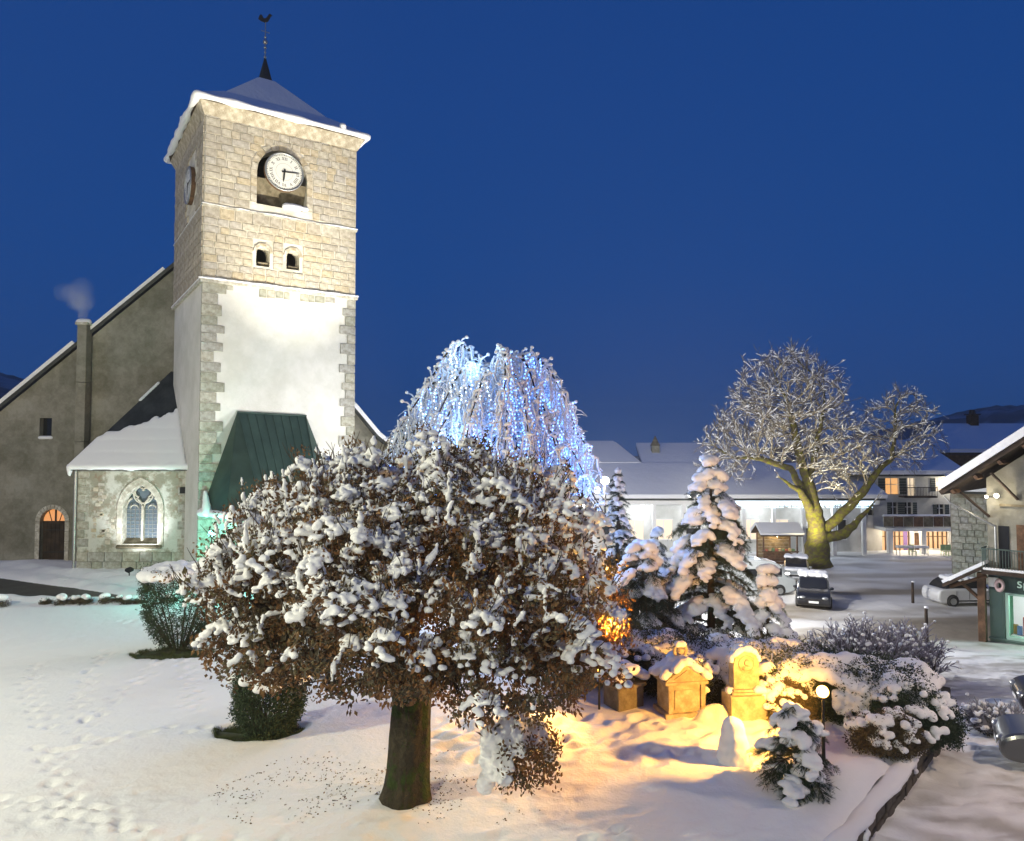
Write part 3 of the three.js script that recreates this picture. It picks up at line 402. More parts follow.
// ------------------------------------------------------------------ nave with its big gable wall
{
  const Nv = thing('church_nave', 'tall rendered church nave gable with steep snow-edged roof behind the tower', 'church', [0, 0, -46]);
  const gab = new THREE.Shape([[-40.5, -1], [-4.9, -1], [-4.9, 4.6], [-8.7, 7.75], [-10.3, 9.75], [-21.42, 18.95], [-40.5, 2.95]].map(p => new THREE.Vector2(...p)));
  const hp = (pts) => { const h = new THREE.Path(); pts.forEach((p, i) => (i ? h.lineTo(...p) : h.moveTo(...p))); h.closePath(); gab.holes.push(h); };
  hp([[-30.2, 7.75], [-29.42, 7.75], [-29.42, 9.05], [-30.2, 9.05]]);
  const da = [[-30.0, 0], [-28.4, 0]]; for (let i = 0; i <= 12; i++) { const a = i / 12 * Math.PI; da.push([-29.2 + 0.8 * Math.cos(a), 2.45 + 0.8 * Math.sin(a)]); } hp(da);
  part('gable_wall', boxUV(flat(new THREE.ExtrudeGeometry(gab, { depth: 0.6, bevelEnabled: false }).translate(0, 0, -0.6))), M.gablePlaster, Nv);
  part('window', boxUV(bx(0.86, 1.36, 0.05, -29.81, 8.4, -0.4)), M.darkGlass, Nv);
  { const bl = []; for (let i = 0; i < 14; i++) bl.push([-30.2 + i * 0.06, 7.78, -0.05, 0.16]); part('sill_snow', lumps(bl, 0.05), M.snow, Nv); }
  const ring = []; for (let i = 0; i < 13; i++) { const a0 = i / 13 * Math.PI + 0.015, a1 = (i + 1) / 13 * Math.PI - 0.015; part('arch_stone', boxUV(flat(poly([[0.8, a0], [1.08, a0], [1.08, a1], [0.8, a1]].map(([q, a]) => [q * Math.cos(a), q * Math.sin(a)]), 0.2).translate(-29.2, 2.45, -0.14))), M.limestone, Nv); }
  for (const s of [-1, 1]) for (let k = 0; k < 4; k++) part('jamb_stone', boxUV(rb(0.28, 0.59, 0.2, 0.02, -29.2 + s * 0.94, 0.3 + k * 0.61, -0.04)), M.limestone, Nv);
  const door = part('door', merge([0, 1, 2, 3, 4, 5].map(i => b0(-29.98 + i * 0.265, -29.98 + i * 0.265 + 0.25, 0, 2.38, -0.36, -0.28))), M.darkWood, Nv); part('hinge', merge([bx(1.4, 0.06, 0.03, -29.2, 0.5, -0.27), bx(1.4, 0.06, 0.03, -29.2, 1.9, -0.27)]), M.iron, door);
  const fan = new THREE.CircleGeometry(0.8, 20, 0, Math.PI).translate(-29.2, 2.45, -0.34); part('lit_fanlight_window', fan, M.glowOrange, Nv); part('fanlight_bar', merge([bx(0.1, 0.8, 0.06, -29.2, 2.85, -0.31), bx(1.6, 0.1, 0.08, -29.2, 2.42, -0.31), bx(0.03, 0.7, 0.05, -29.55, 2.8, -0.31, 0, 0, 0.3), bx(0.03, 0.7, 0.05, -28.85, 2.8, -0.31, 0, 0, -0.3)]), M.darkWood, Nv);
  // roof planes run back from the gable; snow lies on them
  const rp = (x0, y0, x1, y1, th, nm, mat, z0, z1) => part(nm, slab([V(x0, y0, z0), V(x1, y1, z0), V(x1 - 10, y1, z1), V(x0 - 10, y0, z1)], th), mat, Nv);
  rp(-41, 2.55, -21.42, 18.97, 0.2, 'roof', M.slate, 0.32, -26); rp(-21.42, 18.97, -10.1, 9.6, 0.2, 'roof', M.slate, 0.32, -26); rp(-10.1, 9.6, -8.5, 7.7, 0.2, 'roof', M.slate, 0.32, -26); rp(-8.5, 7.7, -4.6, 4.5, 0.2, 'roof', M.slate, 0.32, -26);
  const wl = [[-41, 2.8, -27.9, 13.8], [-27.2, 14.35, -22.2, 18.55], [-21.42, 19.22, -10.1, 9.85], [-10.1, 9.85, -8.5, 7.95], [-8.5, 7.95, -4.6, 4.75]];
  for (const [a, b, c, d] of wl) rp(a, b, c, d, 0.24, 'roof_snow', M.snow, 0.3, -25);
  const ch = thing('chimney', 'tall slender chimney flue with snow cap in front of nave gable', 'chimney', [-27.2, 0, -45.55]);
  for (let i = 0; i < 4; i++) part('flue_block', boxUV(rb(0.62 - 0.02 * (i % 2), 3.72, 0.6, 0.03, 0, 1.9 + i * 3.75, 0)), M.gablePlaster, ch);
  part('cap', boxUV(rb(0.8, 0.16, 0.78, 0.03, 0, 15.0, 0)), M.limestone, ch); { const bl = []; for (let i = 0; i < 12; i++) bl.push([-0.3 + 0.055 * i, 15.12, 0.1, 0.26]); part('snow', lumps(bl, 0.05), M.snow, ch); }
  const dm = thing('roof_dormer', 'small dark dormer on the left nave roof slope', 'dormer', [-29.4, 11.9, -48]); part('dormer_wall', merge([b0(-1.0, 0.6, -0.4, 0.5, -2, 0)]), M.slate, dm); part('dormer_roof', slab([V(-1.3, 0.2, 0.3), V(0.9, 1.1, 0.3), V(0.9, 1.1, -2), V(-1.3, 0.2, -2)], 0.1), M.slate, dm);
}

// ------------------------------------------------------------------ side chapel with the pointed window
{
  const C = thing('side_chapel', 'small stone side chapel with lit gothic window and snowy hipped roof', 'chapel', [-24.3, 0, -40.5]);
  const W = 6.2, Hh = 5.95, cx = 3.5, r = rng(91);
  const pointed = (hw, y0, ys, n = 12) => { const p = [[cx - hw, y0], [cx + hw, y0]]; const R = hw * 1.45, c = R - hw; const amax = Math.acos(c / R); for (let i = 0; i <= n; i++) { const a = amax * i / n; p.push([cx - c + R * Math.cos(a), ys + R * Math.sin(a)]); } for (let i = n - 1; i >= 0; i--) { const a = amax * i / n; p.push([cx + c - R * Math.cos(a), ys + R * Math.sin(a)]); } return p; };
  const wall = new THREE.Shape([[0, -0.6], [W, -0.6], [W, Hh], [0, Hh]].map(p => new THREE.Vector2(...p))); const path = pts => { const h = new THREE.Path(); pts.forEach((p, i) => (i ? h.lineTo(...p) : h.moveTo(...p))); h.closePath(); return h; };
  wall.holes.push(path(pointed(1.02, 1.75, 3.65)));
  part('wall', merge([new THREE.ExtrudeGeometry(wall, { depth: 0.55, bevelEnabled: false }).translate(0, 0, -0.55), b0(0, 0.5, -0.6, Hh, -5.4, -0.55), b0(W - 0.5, W, -0.6, Hh, -5.4, -0.55)]), M.chapelWall, C);
  // plinth courses of cut stone
  for (let row = 0; row < 3; row++) { let x = 0; while (x < W) { let w = 0.55 + 0.6 * r(); if (W - x - w < 0.4) w = W - x; part('stone', blockGeo(w - 0.03, 0.5, 0.16), M.quoins[Math.floor(r() * 4)], C).position.set(x + w / 2, -0.02 + row * 0.53, 0.0); x += w; } }
  for (let y = 1.6, k = 0; y < Hh - 0.3; y += 0.48, k++) for (const s of [0, 1]) { const w = k % 2 ? 0.4 : 0.62; part('quoin', blockGeo(w, 0.45, 0.14), M.quoins[Math.floor(r() * 4)], C).position.set(s ? W - w / 2 + 0.02 : w / 2 - 0.02, y + 0.22, -0.045); }
  for (let i = 0; i < 34; i++) { const x = 0.9 + 1.4 * r() * r() + (i % 3 ? 0 : 0.3), y = 1.7 + 3.4 * r(); if (Math.abs(x - cx) < 1.45 && y < 5.3) continue; part('rubble_stone', blockGeo(0.16 + 0.2 * r(), 0.12 + 0.12 * r(), 0.1), M.stones[Math.floor(r() * 6)], C).position.set(x, y, -0.035); }
  // dressed surround
  const s1 = new THREE.Shape(pointed(1.3, 1.62, 3.65).map(p => new THREE.Vector2(...p))); s1.holes.push(path(pointed(1.0, 1.75, 3.65)));
  const sur = part('window_surround', boxUV(flat(new THREE.ExtrudeGeometry(s1, { depth: 0.5, bevelEnabled: true, bevelSize: 0.02, bevelThickness: 0.02, bevelSegments: 1 }).translate(0, 0, -0.45))), M.limestone, C);
  part('sill', boxUV(bx(2.5, 0.12, 0.75, cx, 1.78, -0.12, 0.62, 0, 0)), M.board, C);
  const win = part('window', boxUV(bx(2.1, 3.9, 0.04, cx, 3.5, -0.44)), M.leadGlass, C);
  const bars = []; for (let y = 1.95; y < 3.9; y += 0.21) bars.push(bx(2.0, 0.022, 0.03, cx, y, -0.405)); for (const x of [-0.75, -0.5, -0.26, 0.26, 0.5, 0.75]) bars.push(bx(0.018, 2.2, 0.03, cx + x, 2.9, -0.405)); part('glazing_bar', merge(bars), M.zinc, win);
  const tr = []; const arc = (x, y, R, a0, a1, th = 0.055) => { const pts = []; for (let i = 0; i <= 12; i++) { const a = a0 + (a1 - a0) * i / 12; pts.push(V(x + R * Math.cos(a), y + R * Math.sin(a), -0.3)); } tr.push(flat(new THREE.TubeGeometry(new THREE.CatmullRomCurve3(pts), 14, th, 6))); };
  tr.push(bx(0.13, 2.1, 0.2, cx, 2.8, -0.3)); for (const s of [-1, 1]) { arc(cx + s * 0.5 - 0.2, 3.72, 0.66, 0, 1.05); arc(cx + s * 0.5 + 0.2, 3.72, 0.66, Math.PI, Math.PI - 1.05); arc(cx + s * 0.5, 3.66, 0.24, 0.2, 2.94, 0.035); } arc(cx - 0.22, 4.62, 0.27, 0.3, 4.6); arc(cx + 0.22, 4.62, 0.27, 2.84, -1.4); arc(cx - 0.02, 4.32, 0.3, Math.PI * 1.15, Math.PI * 1.85, 0.05); arc(cx, 4.55, 0.56, 0, 6.283, 0.05);
  part('tracery', merge(tr), M.limestone, win);
  // roof: one big triangular slope, its snow slid down from the ridge
  const e0 = V(-0.32, 6.0, 0.35), e1 = V(W + 0.25, 6.0, 0.35), ap = V(2.75, 11.95, -5.0), bl0 = V(-0.32, 6.0, -5.4), br = V(W + 0.25, 6.0, -5.4);
  part('roof', slab([e0, e1, ap], 0.08), M.slate, C); part('roof', slab([e1, br, ap], 0.08), M.slate, C); part('roof', slab([bl0, e0, ap], 0.08), M.slate, C);
  const onR = (u, v) => { const base = e0.clone().lerp(e1, u); return base.lerp(ap, v); };
  { const bl = []; const n = V(0, 5, 5.95).normalize(); for (let v = 0; v < 0.62; v += 0.012) for (let u = 0.005; u < 0.985; u += 0.02) { const topEdge = 0.30 + 0.25 * u + 0.05 * N3(u * 9, v * 3, 1) + 0.02 * N3(u * 30, 1, 2); if (v > topEdge || u > 0.955 + 0.03 * N3(v * 9, 4, 1)) continue; const p = onR(u, v).addScaledVector(V(0, 0.77, 0.64), 0.1); bl.push([p.x, p.y, p.z, 0.2, 0.2]); } for (let i = 0; i < 30; i++) { const p = onR(0.004, 0.66 + 0.2 * i / 30); bl.push([p.x, p.y + 0.1, p.z, 0.13]); } for (let u = 0; u <= 1; u += 0.01) { const p = onR(u, 0.0); bl.push([p.x, p.y + 0.06, p.z + 0.03, 0.23 + 0.06 * N3(u * 14, 1, 1)]); } for (let i = 0; i < 6; i++) bl.push([e0.x, 5.95 - 0.07 * i, e0.z, 0.2 - 0.02 * i]); part('roof_snow', lumps(bl, 0.075, { rough: 0.1, flatBelow: 1 }), M.snow, C); }
  part('gutter', merge([cyl(0.07, 0.07, W + 0.5, W / 2, 5.93, 0.42, 8, 0, Math.PI / 2)]), M.iron, C); part('downpipe', merge([cyl(0.06, 0.06, 6.3, W + 0.02, 2.9, 0.16, 8)]), M.iron, C); part('downpipe', merge([cyl(0.08, 0.08, 6.2, -0.12, 2.9, 0.1, 8)]), M.zinc, C);
  part('vent_hatch', boxUV(bx(0.32, 0.36, 0.05, 5.85, 4.75, 0.02)), M.dark, C);
}

// ------------------------------------------------------------------ vegetation
const rnd3 = r => V(r() - 0.5, r() - 0.5, r() - 0.5);
const qm = (p, dir, s, roll = 0) => new THREE.Matrix4().compose(p, new THREE.Quaternion().setFromUnitVectors(V(0, 0, 1), dir.clone().normalize()).multiply(new THREE.Quaternion().setFromAxisAngle(V(0, 0, 1), roll)), V(s, s, s));
M.leafBrown = new THREE.MeshPhysicalMaterial({ color: 0xffffff, roughness: 0.9, transmission: 0.3, thickness: 0, side: THREE.DoubleSide });
M.needle = std({ color: 0xffffff, roughness: 0.9, side: THREE.DoubleSide });
M.evergreen = std({ color: 0xffffff, roughness: 0.75, side: THREE.DoubleSide });

// the big copper-leaved tree on the lawn
{
  const r = rng(303), x0 = -2.12, d0 = 14.9;
  const T = thing('beech_tree', 'broad snow-laden tree with brown withered leaves in the middle of lawn', 'tree', [x0, lawnY(x0, d0) + 0.05, -d0]);
  const prof = [[2.1, 2.6], [2.5, 3.6], [2.9, 4.05], [3.4, 4.3], [4.2, 4.2], [5.0, 3.85], [5.6, 3.45], [6.1, 2.95], [6.5, 2.2], [6.8, 1.2]];
  const R = y => { if (y <= prof[0][0]) return prof[0][1]; for (let i = 0; i < prof.length - 1; i++) if (y < prof[i + 1][0]) return lerp(prof[i][1], prof[i + 1][1], (y - prof[i][0]) / (prof[i + 1][0] - prof[i][0])); return 0.3; };
  const pts = []; while (pts.length < 5600) { const y = 2.15 + 4.6 * r(), a = r() * 6.2832, lump = 1 + 0.34 * N3(Math.cos(a) * 1.9, y * 0.8, Math.sin(a) * 1.9), q = Math.pow(r(), 0.36), rad = R(y) * lump * q; if (y < 3.0 && rad < 0.9 + 1.6 * (3.0 - y)) continue; if (r() > rad / 4.2 + 0.15) continue; if (y < 2.25 + 0.36 * Math.max(0, rad - 0.8) * (Math.cos(a) < 0.3 ? 1 : 0.45)) continue; pts.push(V(rad * Math.cos(a) + 0.1, y, rad * Math.sin(a))); }
  const start = []; for (let i = 0; i < 11; i++) start.push({ p: V(0.02 * i + 0.03 * Math.sin(i), i * 0.235, 0.02 * Math.cos(i * 1.3)), par: i - 1 });
  let nodes = colonize(start, pts, 0.17, 1.6, 0.24, 90, 0.35);
  // upright whips out of the top
  const top0 = nodes.length; for (let i = 0; i < top0; i++) { const n = nodes[i]; if (n.kids.length || n.p.y < 4.0) continue; if (r() < 0.6) { let p = n.p.clone(), d = V((r() - 0.5) * 0.5 + p.x * 0.06, 1, (r() - 0.5) * 0.5 + p.z * 0.06).normalize(), par = i; const k = 2 + Math.floor(r() * 2.6 * ss(4.2, 6.2, n.p.y)); for (let j = 0; j < k; j++) { p = p.clone().addScaledVector(d, 0.15); d.add(rnd3(r).multiplyScalar(0.35)).normalize(); nodes[par].kids.push(nodes.length); nodes.push({ p, par, kids: [], whip: true }); par = nodes.length - 1; } } }
  thicken(nodes, 0.0095, 2.5); const sc = 0.36 / nodes[8].r; for (const n of nodes) if (n.r > 0.03) n.r = lerp(n.r, n.r * sc, ss(0.03, 0.16, n.r)); for (let i = 0; i < 11; i++) nodes[i].r = 0.37 + 0.02 * Math.sin(i) + 0.16 * Math.exp(-i / 1.2) + (i > 8 ? 0.03 * (i - 8) : 0);
  // trunk: own mesh with root flare
  { const g = new THREE.CylinderGeometry(0.38, 0.42, 2.75, 36, 30, true).translate(0, 1.22, 0), p = g.attributes.position; for (let i = 0; i < p.count; i++) { let x = p.getX(i), y = p.getY(i), z = p.getZ(i), a = Math.atan2(z, x); const fl = 1 + 0.42 * Math.exp(-Math.max(0, y + 0.15) / 0.28) * (1 + 0.45 * Math.cos(a - 2.9) + 0.25 * Math.cos(3 * a)) + 0.05 * Math.sin(5 * a + y) + 0.08 * fbm(x * 3, y * 0.8, z * 3) + 0.035 * Math.sin(11 * a + 2 * y) + 0.3 * ss(1.9, 2.6, y); p.setXYZ(i, x * fl + 0.03 * y, y, z * fl); } g.computeVertexNormals(); const uv = g.attributes.uv; for (let i = 0; i < uv.count; i++) uv.setXY(i, uv.getX(i) * 2.6, uv.getY(i) * 2.5); part('trunk', g, M.bark, T); }
  part('branches', limbTubes(nodes, 10).geo(), M.branch, T);
  // exposure to the sky, by columns
  const col = new Map(), key = p => Math.floor(p.x / 0.22) + ',' + Math.floor(p.z / 0.22); for (const n of nodes) { const k = key(n.p); col.set(k, Math.max(col.get(k) || 0, n.p.y)); }
  const fine = nodes.filter((n, i) => i > 11 && n.r < 0.05), blobs = [];
  // pillows: heaps of many small lumps, caught where the crown is open to the sky
  const seeds = []; for (let tries = 0; tries < 6000 && seeds.length < 300; tries++) { const n = fine[Math.floor(r() * fine.length)], p = n.p; const ex = col.get(key(p)) - p.y, outer = Math.hypot(p.x, p.z) / R(p.y); if (ex > 0.45 && !(outer > 0.8 && r() < 0.7)) continue; if (p.y < 3.2 || (p.y < 3.7 && r() < 0.8)) continue; if (p.y < 4.3 && r() < 0.4) continue; if (seeds.some(s => s.p.distanceToSquared(p) < 0.34 * 0.34)) continue; seeds.push(n); }
  for (const s of seeds) { const big = (0.3 + 1.15 * r() * r()) * (s.p.y < 4 ? 1.25 : 1.1), out = V(s.p.x, 0, s.p.z).normalize(), sd = V(-out.z, 0, out.x), n = Math.round(6 + 40 * big); for (let k = 0; k < n; k++) { const a = r() * 6.28, q = Math.sqrt(r()), u = q * Math.cos(a) * 0.52 * big, v = q * Math.sin(a) * 0.40 * big; blobs.push([s.p.x + out.x * u + sd.x * v, s.p.y + 0.05 - 0.3 * Math.max(0, u) - 0.28 * q * q * big + (r() - 0.5) * 0.09, s.p.z + out.z * u + sd.z * v, 0.058 + 0.062 * r(), 0.05 + 0.045 * r()]); } }
  const spikes = new Tubes(); for (const s of seeds) for (let k = 0; k < 4; k++) { const p = s.p.clone().add(V((r() - 0.5) * 0.5, -0.03, (r() - 0.5) * 0.5)), d = V((r() - 0.5) * 0.9 + s.p.x * 0.08, 0.9, (r() - 0.5) * 0.9 + s.p.z * 0.08), l = 0.2 + 0.3 * r(); spikes.add([p, p.clone().addScaledVector(d, l * 0.5).add(rnd3(r).multiplyScalar(0.06)), p.clone().addScaledVector(d, l)], [0.011, 0.009, 0.005], 3); } part('twigs', spikes.geo(), M.branch, T, { kind: 'stuff' });
  // snow stuck to whips and fine twigs, in patches
  for (const n of fine) { const p = n.p, a = nodes[n.par].p, ex = col.get(key(p)) - p.y, outer = Math.hypot(p.x, p.z) / R(p.y), pat = N3(p.x * 1.25, p.y * 1.25, p.z * 1.25); const pr = (n.whip ? 0.7 : ex < 0.7 ? 0.95 : outer > 0.84 ? 0.42 : 0.1) * (p.y < 3.0 ? 0 : p.y < 3.6 ? 0.28 : p.y < 4.3 ? 0.65 : 1) * ss(-0.55, 0.1, pat + (n.whip ? 0.3 : 0) + 0.3 * ss(4, 5, p.y)); if (r() < pr) { const q = (n.whip ? 0.034 : 0.041) + 0.036 * r() * r(); for (const t of [0.1, 0.4, 0.7, 1]) { const c = a.clone().lerp(p, t), k = q * (0.8 + 0.6 * r()); blobs.push([c.x + (r() - 0.5) * 0.035, c.y + 0.03, c.z + (r() - 0.5) * 0.035, k, k * 1.1]); } } }
  // one heavy pillow low on the right, hanging over the lawn
  for (let i = 0; i < 64; i++) { const a = r() * 6.28, q = Math.sqrt(r()); const lx = 2.2 + 0.62 * q * Math.cos(a), lz = 1.1 + 0.45 * q * Math.sin(a); blobs.push([lx, 2.05 - 0.55 * q * q - 0.7 * Math.max(0, -Math.cos(a)) * q * q - 0.25 * r() * q, lz, 0.15 + 0.09 * r()]); }
  for (let i = 0; i < 26; i++) { const t = i / 26; blobs.push([1.75 - 0.12 * t + 0.09 * Math.sin(i * 1.9), 1.8 - 0.75 * t, 1.3 + 0.06 * Math.cos(i), 0.2 - 0.12 * t]); }
  part('snow', lumps(blobs, 0.029, { rough: 0.75, freq: 10 }), M.snowPlain, T, { kind: 'stuff' });
  // withered leaves
  const tufts = [1, 2, 3].map(s => leafTuft(11, 0.14, 0.10, 0.055, 900 + s, 0.6, 0.35)), sets = [[], [], []], cols = [[], [], []];
  const pal = [[0.105, 0.052, 0.02], [0.14, 0.066, 0.022], [0.08, 0.046, 0.02], [0.16, 0.088, 0.03], [0.09, 0.07, 0.03], [0.05, 0.04, 0.022]];
  const leafAt = (p, s) => { const k = Math.floor(r() * 3); sets[k].push(M4(p.x, p.y, p.z, r() * 6.3, r() * 6.3, r() * 6.3, s)); const c = pal[Math.floor(r() * pal.length)], f = 1.05 + 0.65 * r(); cols[k].push(lin(c[0] * f, c[1] * f, c[2] * f)); };
  for (const n of fine) { if (n.whip && r() < 0.55) continue; const m = n.p.y < 3.0 ? 1.5 : n.p.y < 3.9 ? 2.2 : n.p.y < 5 ? 1.7 : 0.95; for (let k = 0; k < m; k++) if (r() < 0.72) leafAt(n.p.clone().add(rnd3(r).multiplyScalar(0.2)).add(V(0, -0.07, 0)), 0.7 + 0.6 * r()); }
  for (const s of seeds) for (let k = 0; k < 3; k++) leafAt(s.p.clone().add(V((r() - 0.5) * 0.7, 0.1 + 0.12 * r(), (r() - 0.5) * 0.7)), 0.55 + 0.3 * r());
  for (let i = 0; i < 110; i++) leafAt(V(3.6 + 0.75 * r(), 2.6 + 1.6 * r(), 0.2 + 1.1 * r()), 0.8 + 0.4 * r());
  for (let i = 0; i < 150; i++) leafAt(V(2.35 + 1.0 * (r() - 0.4), 1.75 - 0.95 * r(), 1.1 + 0.9 * (r() - 0.3)), 0.9);
  for (let i = 0; i < 240; i++) { const a = r() * 6.28, q = 1.4 + 2.5 * r(); leafAt(V(q * Math.cos(a), 2.75 + 0.18 * q - 0.8 * r() * r() * (q / 3.8), q * Math.sin(a)), 0.9); }
  tufts.forEach((g, k) => scatter('leaves', g, M.leafBrown, sets[k], T, cols[k]));
  // fallen leaves on the snow
  const lit = [], lc = []; const one = leafTuft(1, 0.0, 0.075, 0.045, 77, 0, 0.2); for (let i = 0; i < 1500; i++) { const a = r() * 6.28, q = Math.pow(r(), 0.7) * 3.6, x = x0 + q * Math.cos(a) - 0.5, d = d0 + 0.55 * q * Math.sin(a) + 0.3; if (fbm(x * 0.8, 3, d * 0.8) < -0.08 + 0.1 * r()) continue; lit.push(M4(x, lawnY(x, d) + 0.015, -d, (r() - 0.5) * 0.8, r() * 6.3, (r() - 0.5) * 0.8, 0.6 + 0.6 * r())); const c = pal[Math.floor(r() * 6)]; lc.push(lin(...c)); }
  const fl = scatter('fallen_leaves', one, M.leafBrown, lit, scene, lc); fl.userData = { kind: 'stuff', label: 'fallen brown leaves scattered on snow round the tree trunk', category: 'leaves' };
}

// snow-bent spruces
function spruce(name, label, pos, h, rad, seed, o = {}) {
  const r = rng(seed), T = thing(name, label, 'tree', pos, 0, o.group), snow = [], mats = [], cols = [];
  const trunk = new Tubes(); trunk.add([V(0, -0.3, 0), V(0, h * 0.5, 0), V(0.05 * h / 6, h, 0)], [0.03 * h * 0.8, 0.016 * h, 0.012], 8); part('trunk', trunk.geo(), M.branch, T);
  const B = new Tubes(), whorls = Math.round(h * (o.per || 2.2)), green = o.green || [0.030, 0.050, 0.030];
  for (let w = 0; w < whorls; w++) {
    const t = Math.pow((w + 0.6) / whorls, 0.9), y0 = h * (0.06 + 0.92 * t), len0 = rad * Math.pow(1 - t, o.pow || 0.8) + 0.12, n = 4 + Math.floor(r() * 2.4);
    for (let k = 0; k < n; k++) {
      const a = 6.283 * (k + 0.7 * r()) / n + w * 2.4, len = len0 * (0.55 + 0.6 * r()), dr = (o.droop || 0.5) * (0.75 + 0.5 * r()), y = y0 + 0.2 * (r() - 0.5), pts = [], rr = []; const m = Math.max(4, Math.round(len / 0.16)), bend = (r() - 0.5) * 0.5, has = r() < (o.snow || 1), s0 = has ? 0.12 + 0.4 * r() : 2, s1 = s0 + 0.4 + 0.5 * r();
      for (let i = 0; i <= m; i++) { const s = i / m, aa = a + bend * s; pts.push(V(len * s * Math.cos(aa), y + len * (0.22 * s - dr * s * s * 1.25) + (s > 0.8 ? 0.1 * len * (s - 0.8) : 0), len * s * Math.sin(aa))); rr.push(lerp(0.03, 0.006, s) * Math.min(1, len)); }
      B.add(pts, rr, 4);
      for (let i = 1; i <= m; i++) { const s = i / m, p = pts[i], dir = pts[i].clone().sub(pts[i - 1]).normalize(), side = V(0, 1, 0).cross(dir).normalize(); const ww = (0.16 + 0.42 * Math.sin(Math.PI * Math.min(1, s * 0.9 + 0.1))) * Math.min(1, len * 0.8);
        for (const sg of [-1, 1, 0, 1, -1]) { const dd = dir.clone().multiplyScalar(0.7).addScaledVector(side, sg * (0.7 + 0.5 * r())).add(V(0, -0.25 - 0.3 * r(), 0)); mats.push(qm(p.clone().add(rnd3(r).multiplyScalar(0.06)), dd, Math.max(0.45, ww * (2.0 + 0.9 * r())), r() * 6.3)); const f = 0.6 + 0.8 * r(); cols.push(lin(green[0] * f, green[1] * f, green[2] * f)); }
        if (s > s0 && s < s1) { const e = Math.sin(Math.PI * (s - s0) / (s1 - s0)), q = (o.sz || 0.2) * (0.55 + 0.6 * e); for (let k = 0; k < 6; k++) { const u = (r() - 0.5) * 2; snow.push([p.x + side.x * u * ww * 0.5 + (r() - 0.5) * 0.1, p.y + 0.07 + 0.04 * e - 0.16 * u * u * ww - (Math.abs(u) > 0.7 ? 0.1 * r() : 0), p.z + side.z * u * ww * 0.5 + (r() - 0.5) * 0.1, q * (0.5 + 0.35 * r()), q * (0.42 + 0.25 * r())]); } } }
    }
  }
  for (let i = 0; i < 8; i++) snow.push([0.03, h - 0.05 * i * (h / 6), 0, 0.09 + 0.012 * i]);
  part('branches', B.geo(), M.branch, T); scatter('needles', needleSpray(46, 0.42, 0.15, 0.006, seed + 5), M.needle, mats, T, cols);
  part('snow', lumps(snow, o.cell || 0.055, { rough: 0.62, freq: 7 }), M.snowPlain, T, { kind: 'stuff' });
  return T;
}
{
  const at = (x, d) => [x, lawnMix(x, d) - 0.05, -d];
  spruce('spruce_tree', 'large snow-laden spruce beside the hedge, rosy snow pillows on drooping boughs', at(7.45, 27.2), 7.2, 3.1, 11, { droop: 0.62, snow: 0.72, sz: 0.32, pow: 0.72, per: 2.0 });
  spruce('spruce_tree', 'short leaning young spruce heaped with snow at the large spruce foot', at(9.0, 25.6), 3.1, 1.0, 12, { droop: 0.7, snow: 0.95, sz: 0.3, cell: 0.045 });
  spruce('fir_tree', 'slim dark bluish conifer with little snow left of the street lamps', at(4.75, 32.5), 7.4, 1.35, 13, { droop: 0.35, snow: 0.5, sz: 0.17, green: [0.028, 0.05, 0.05], per: 3.6 });
  spruce('spruce_tree', 'low wide snowy spruce bush between slim conifer and large spruce', at(4.85, 27.0), 3.9, 2.3, 14, { droop: 0.5, snow: 0.75, sz: 0.3, green: [0.03, 0.052, 0.042], pow: 0.6 });
  spruce('fir_tree', 'small bluish snowy fir behind the low wide spruce bush', at(6.1, 30.5), 4.6, 1.3, 15, { droop: 0.5, snow: 0.85, sz: 0.26, green: [0.03, 0.05, 0.05] });
  spruce('spruce_bush', 'small dark conifer bush with loose snow clumps in the front flower bed', at(5.95, 15.35), 1.55, 0.95, 16, { droop: 0.45, snow: 0.55, sz: 0.2, cell: 0.03, per: 6, pow: 0.5 });
}

// evergreen leaves wrapped round a shape plus snow heaped on it
function bush(name, label, category, pos, surf, nLeaf, snowBlobs, o = {}) {
  const r = rng(o.seed || 1), T = thing(name, label, category, pos, o.turn || 0, o.group); const mats = [[], []], cols = [[], []], g = o.green || [0.028, 0.05, 0.02];
  for (let i = 0; i < nLeaf; i++) { const p = surf(r); if (!p) continue; const k = i & 1; mats[k].push(M4(p.x, p.y, p.z, r() * 6.3, r() * 6.3, r() * 6.3, (o.ls || 1) * (0.7 + 0.6 * r()))); const f = 0.55 + 0.9 * r(); cols[k].push(lin(g[0] * f, g[1] * f, g[2] * f)); }
  for (const k of [0, 1]) scatter('foliage', leafTuft(11, 0.10, o.ll || 0.06, o.lw || 0.026, 40 + k, 0, 0.25), M.evergreen, mats[k], T, cols[k]);
  if (snowBlobs) part('snow', lumps(snowBlobs(r), o.cell || 0.05, { rough: o.rough === undefined ? 0.3 : o.rough, freq: 2.6 }), M.snowPlain, T, { kind: 'stuff' });
  if (o.stems) { const B = new Tubes(); for (let i = 0; i < o.stems; i++) { const p = surf(r); if (p) B.add([V(p.x * 0.2, -0.1, p.z * 0.2), V(p.x * 0.6, p.y * 0.5, p.z * 0.6), p], [0.03, 0.02, 0.008], 5); } part('stems', B.geo(), M.branch, T); }
  return T;
}
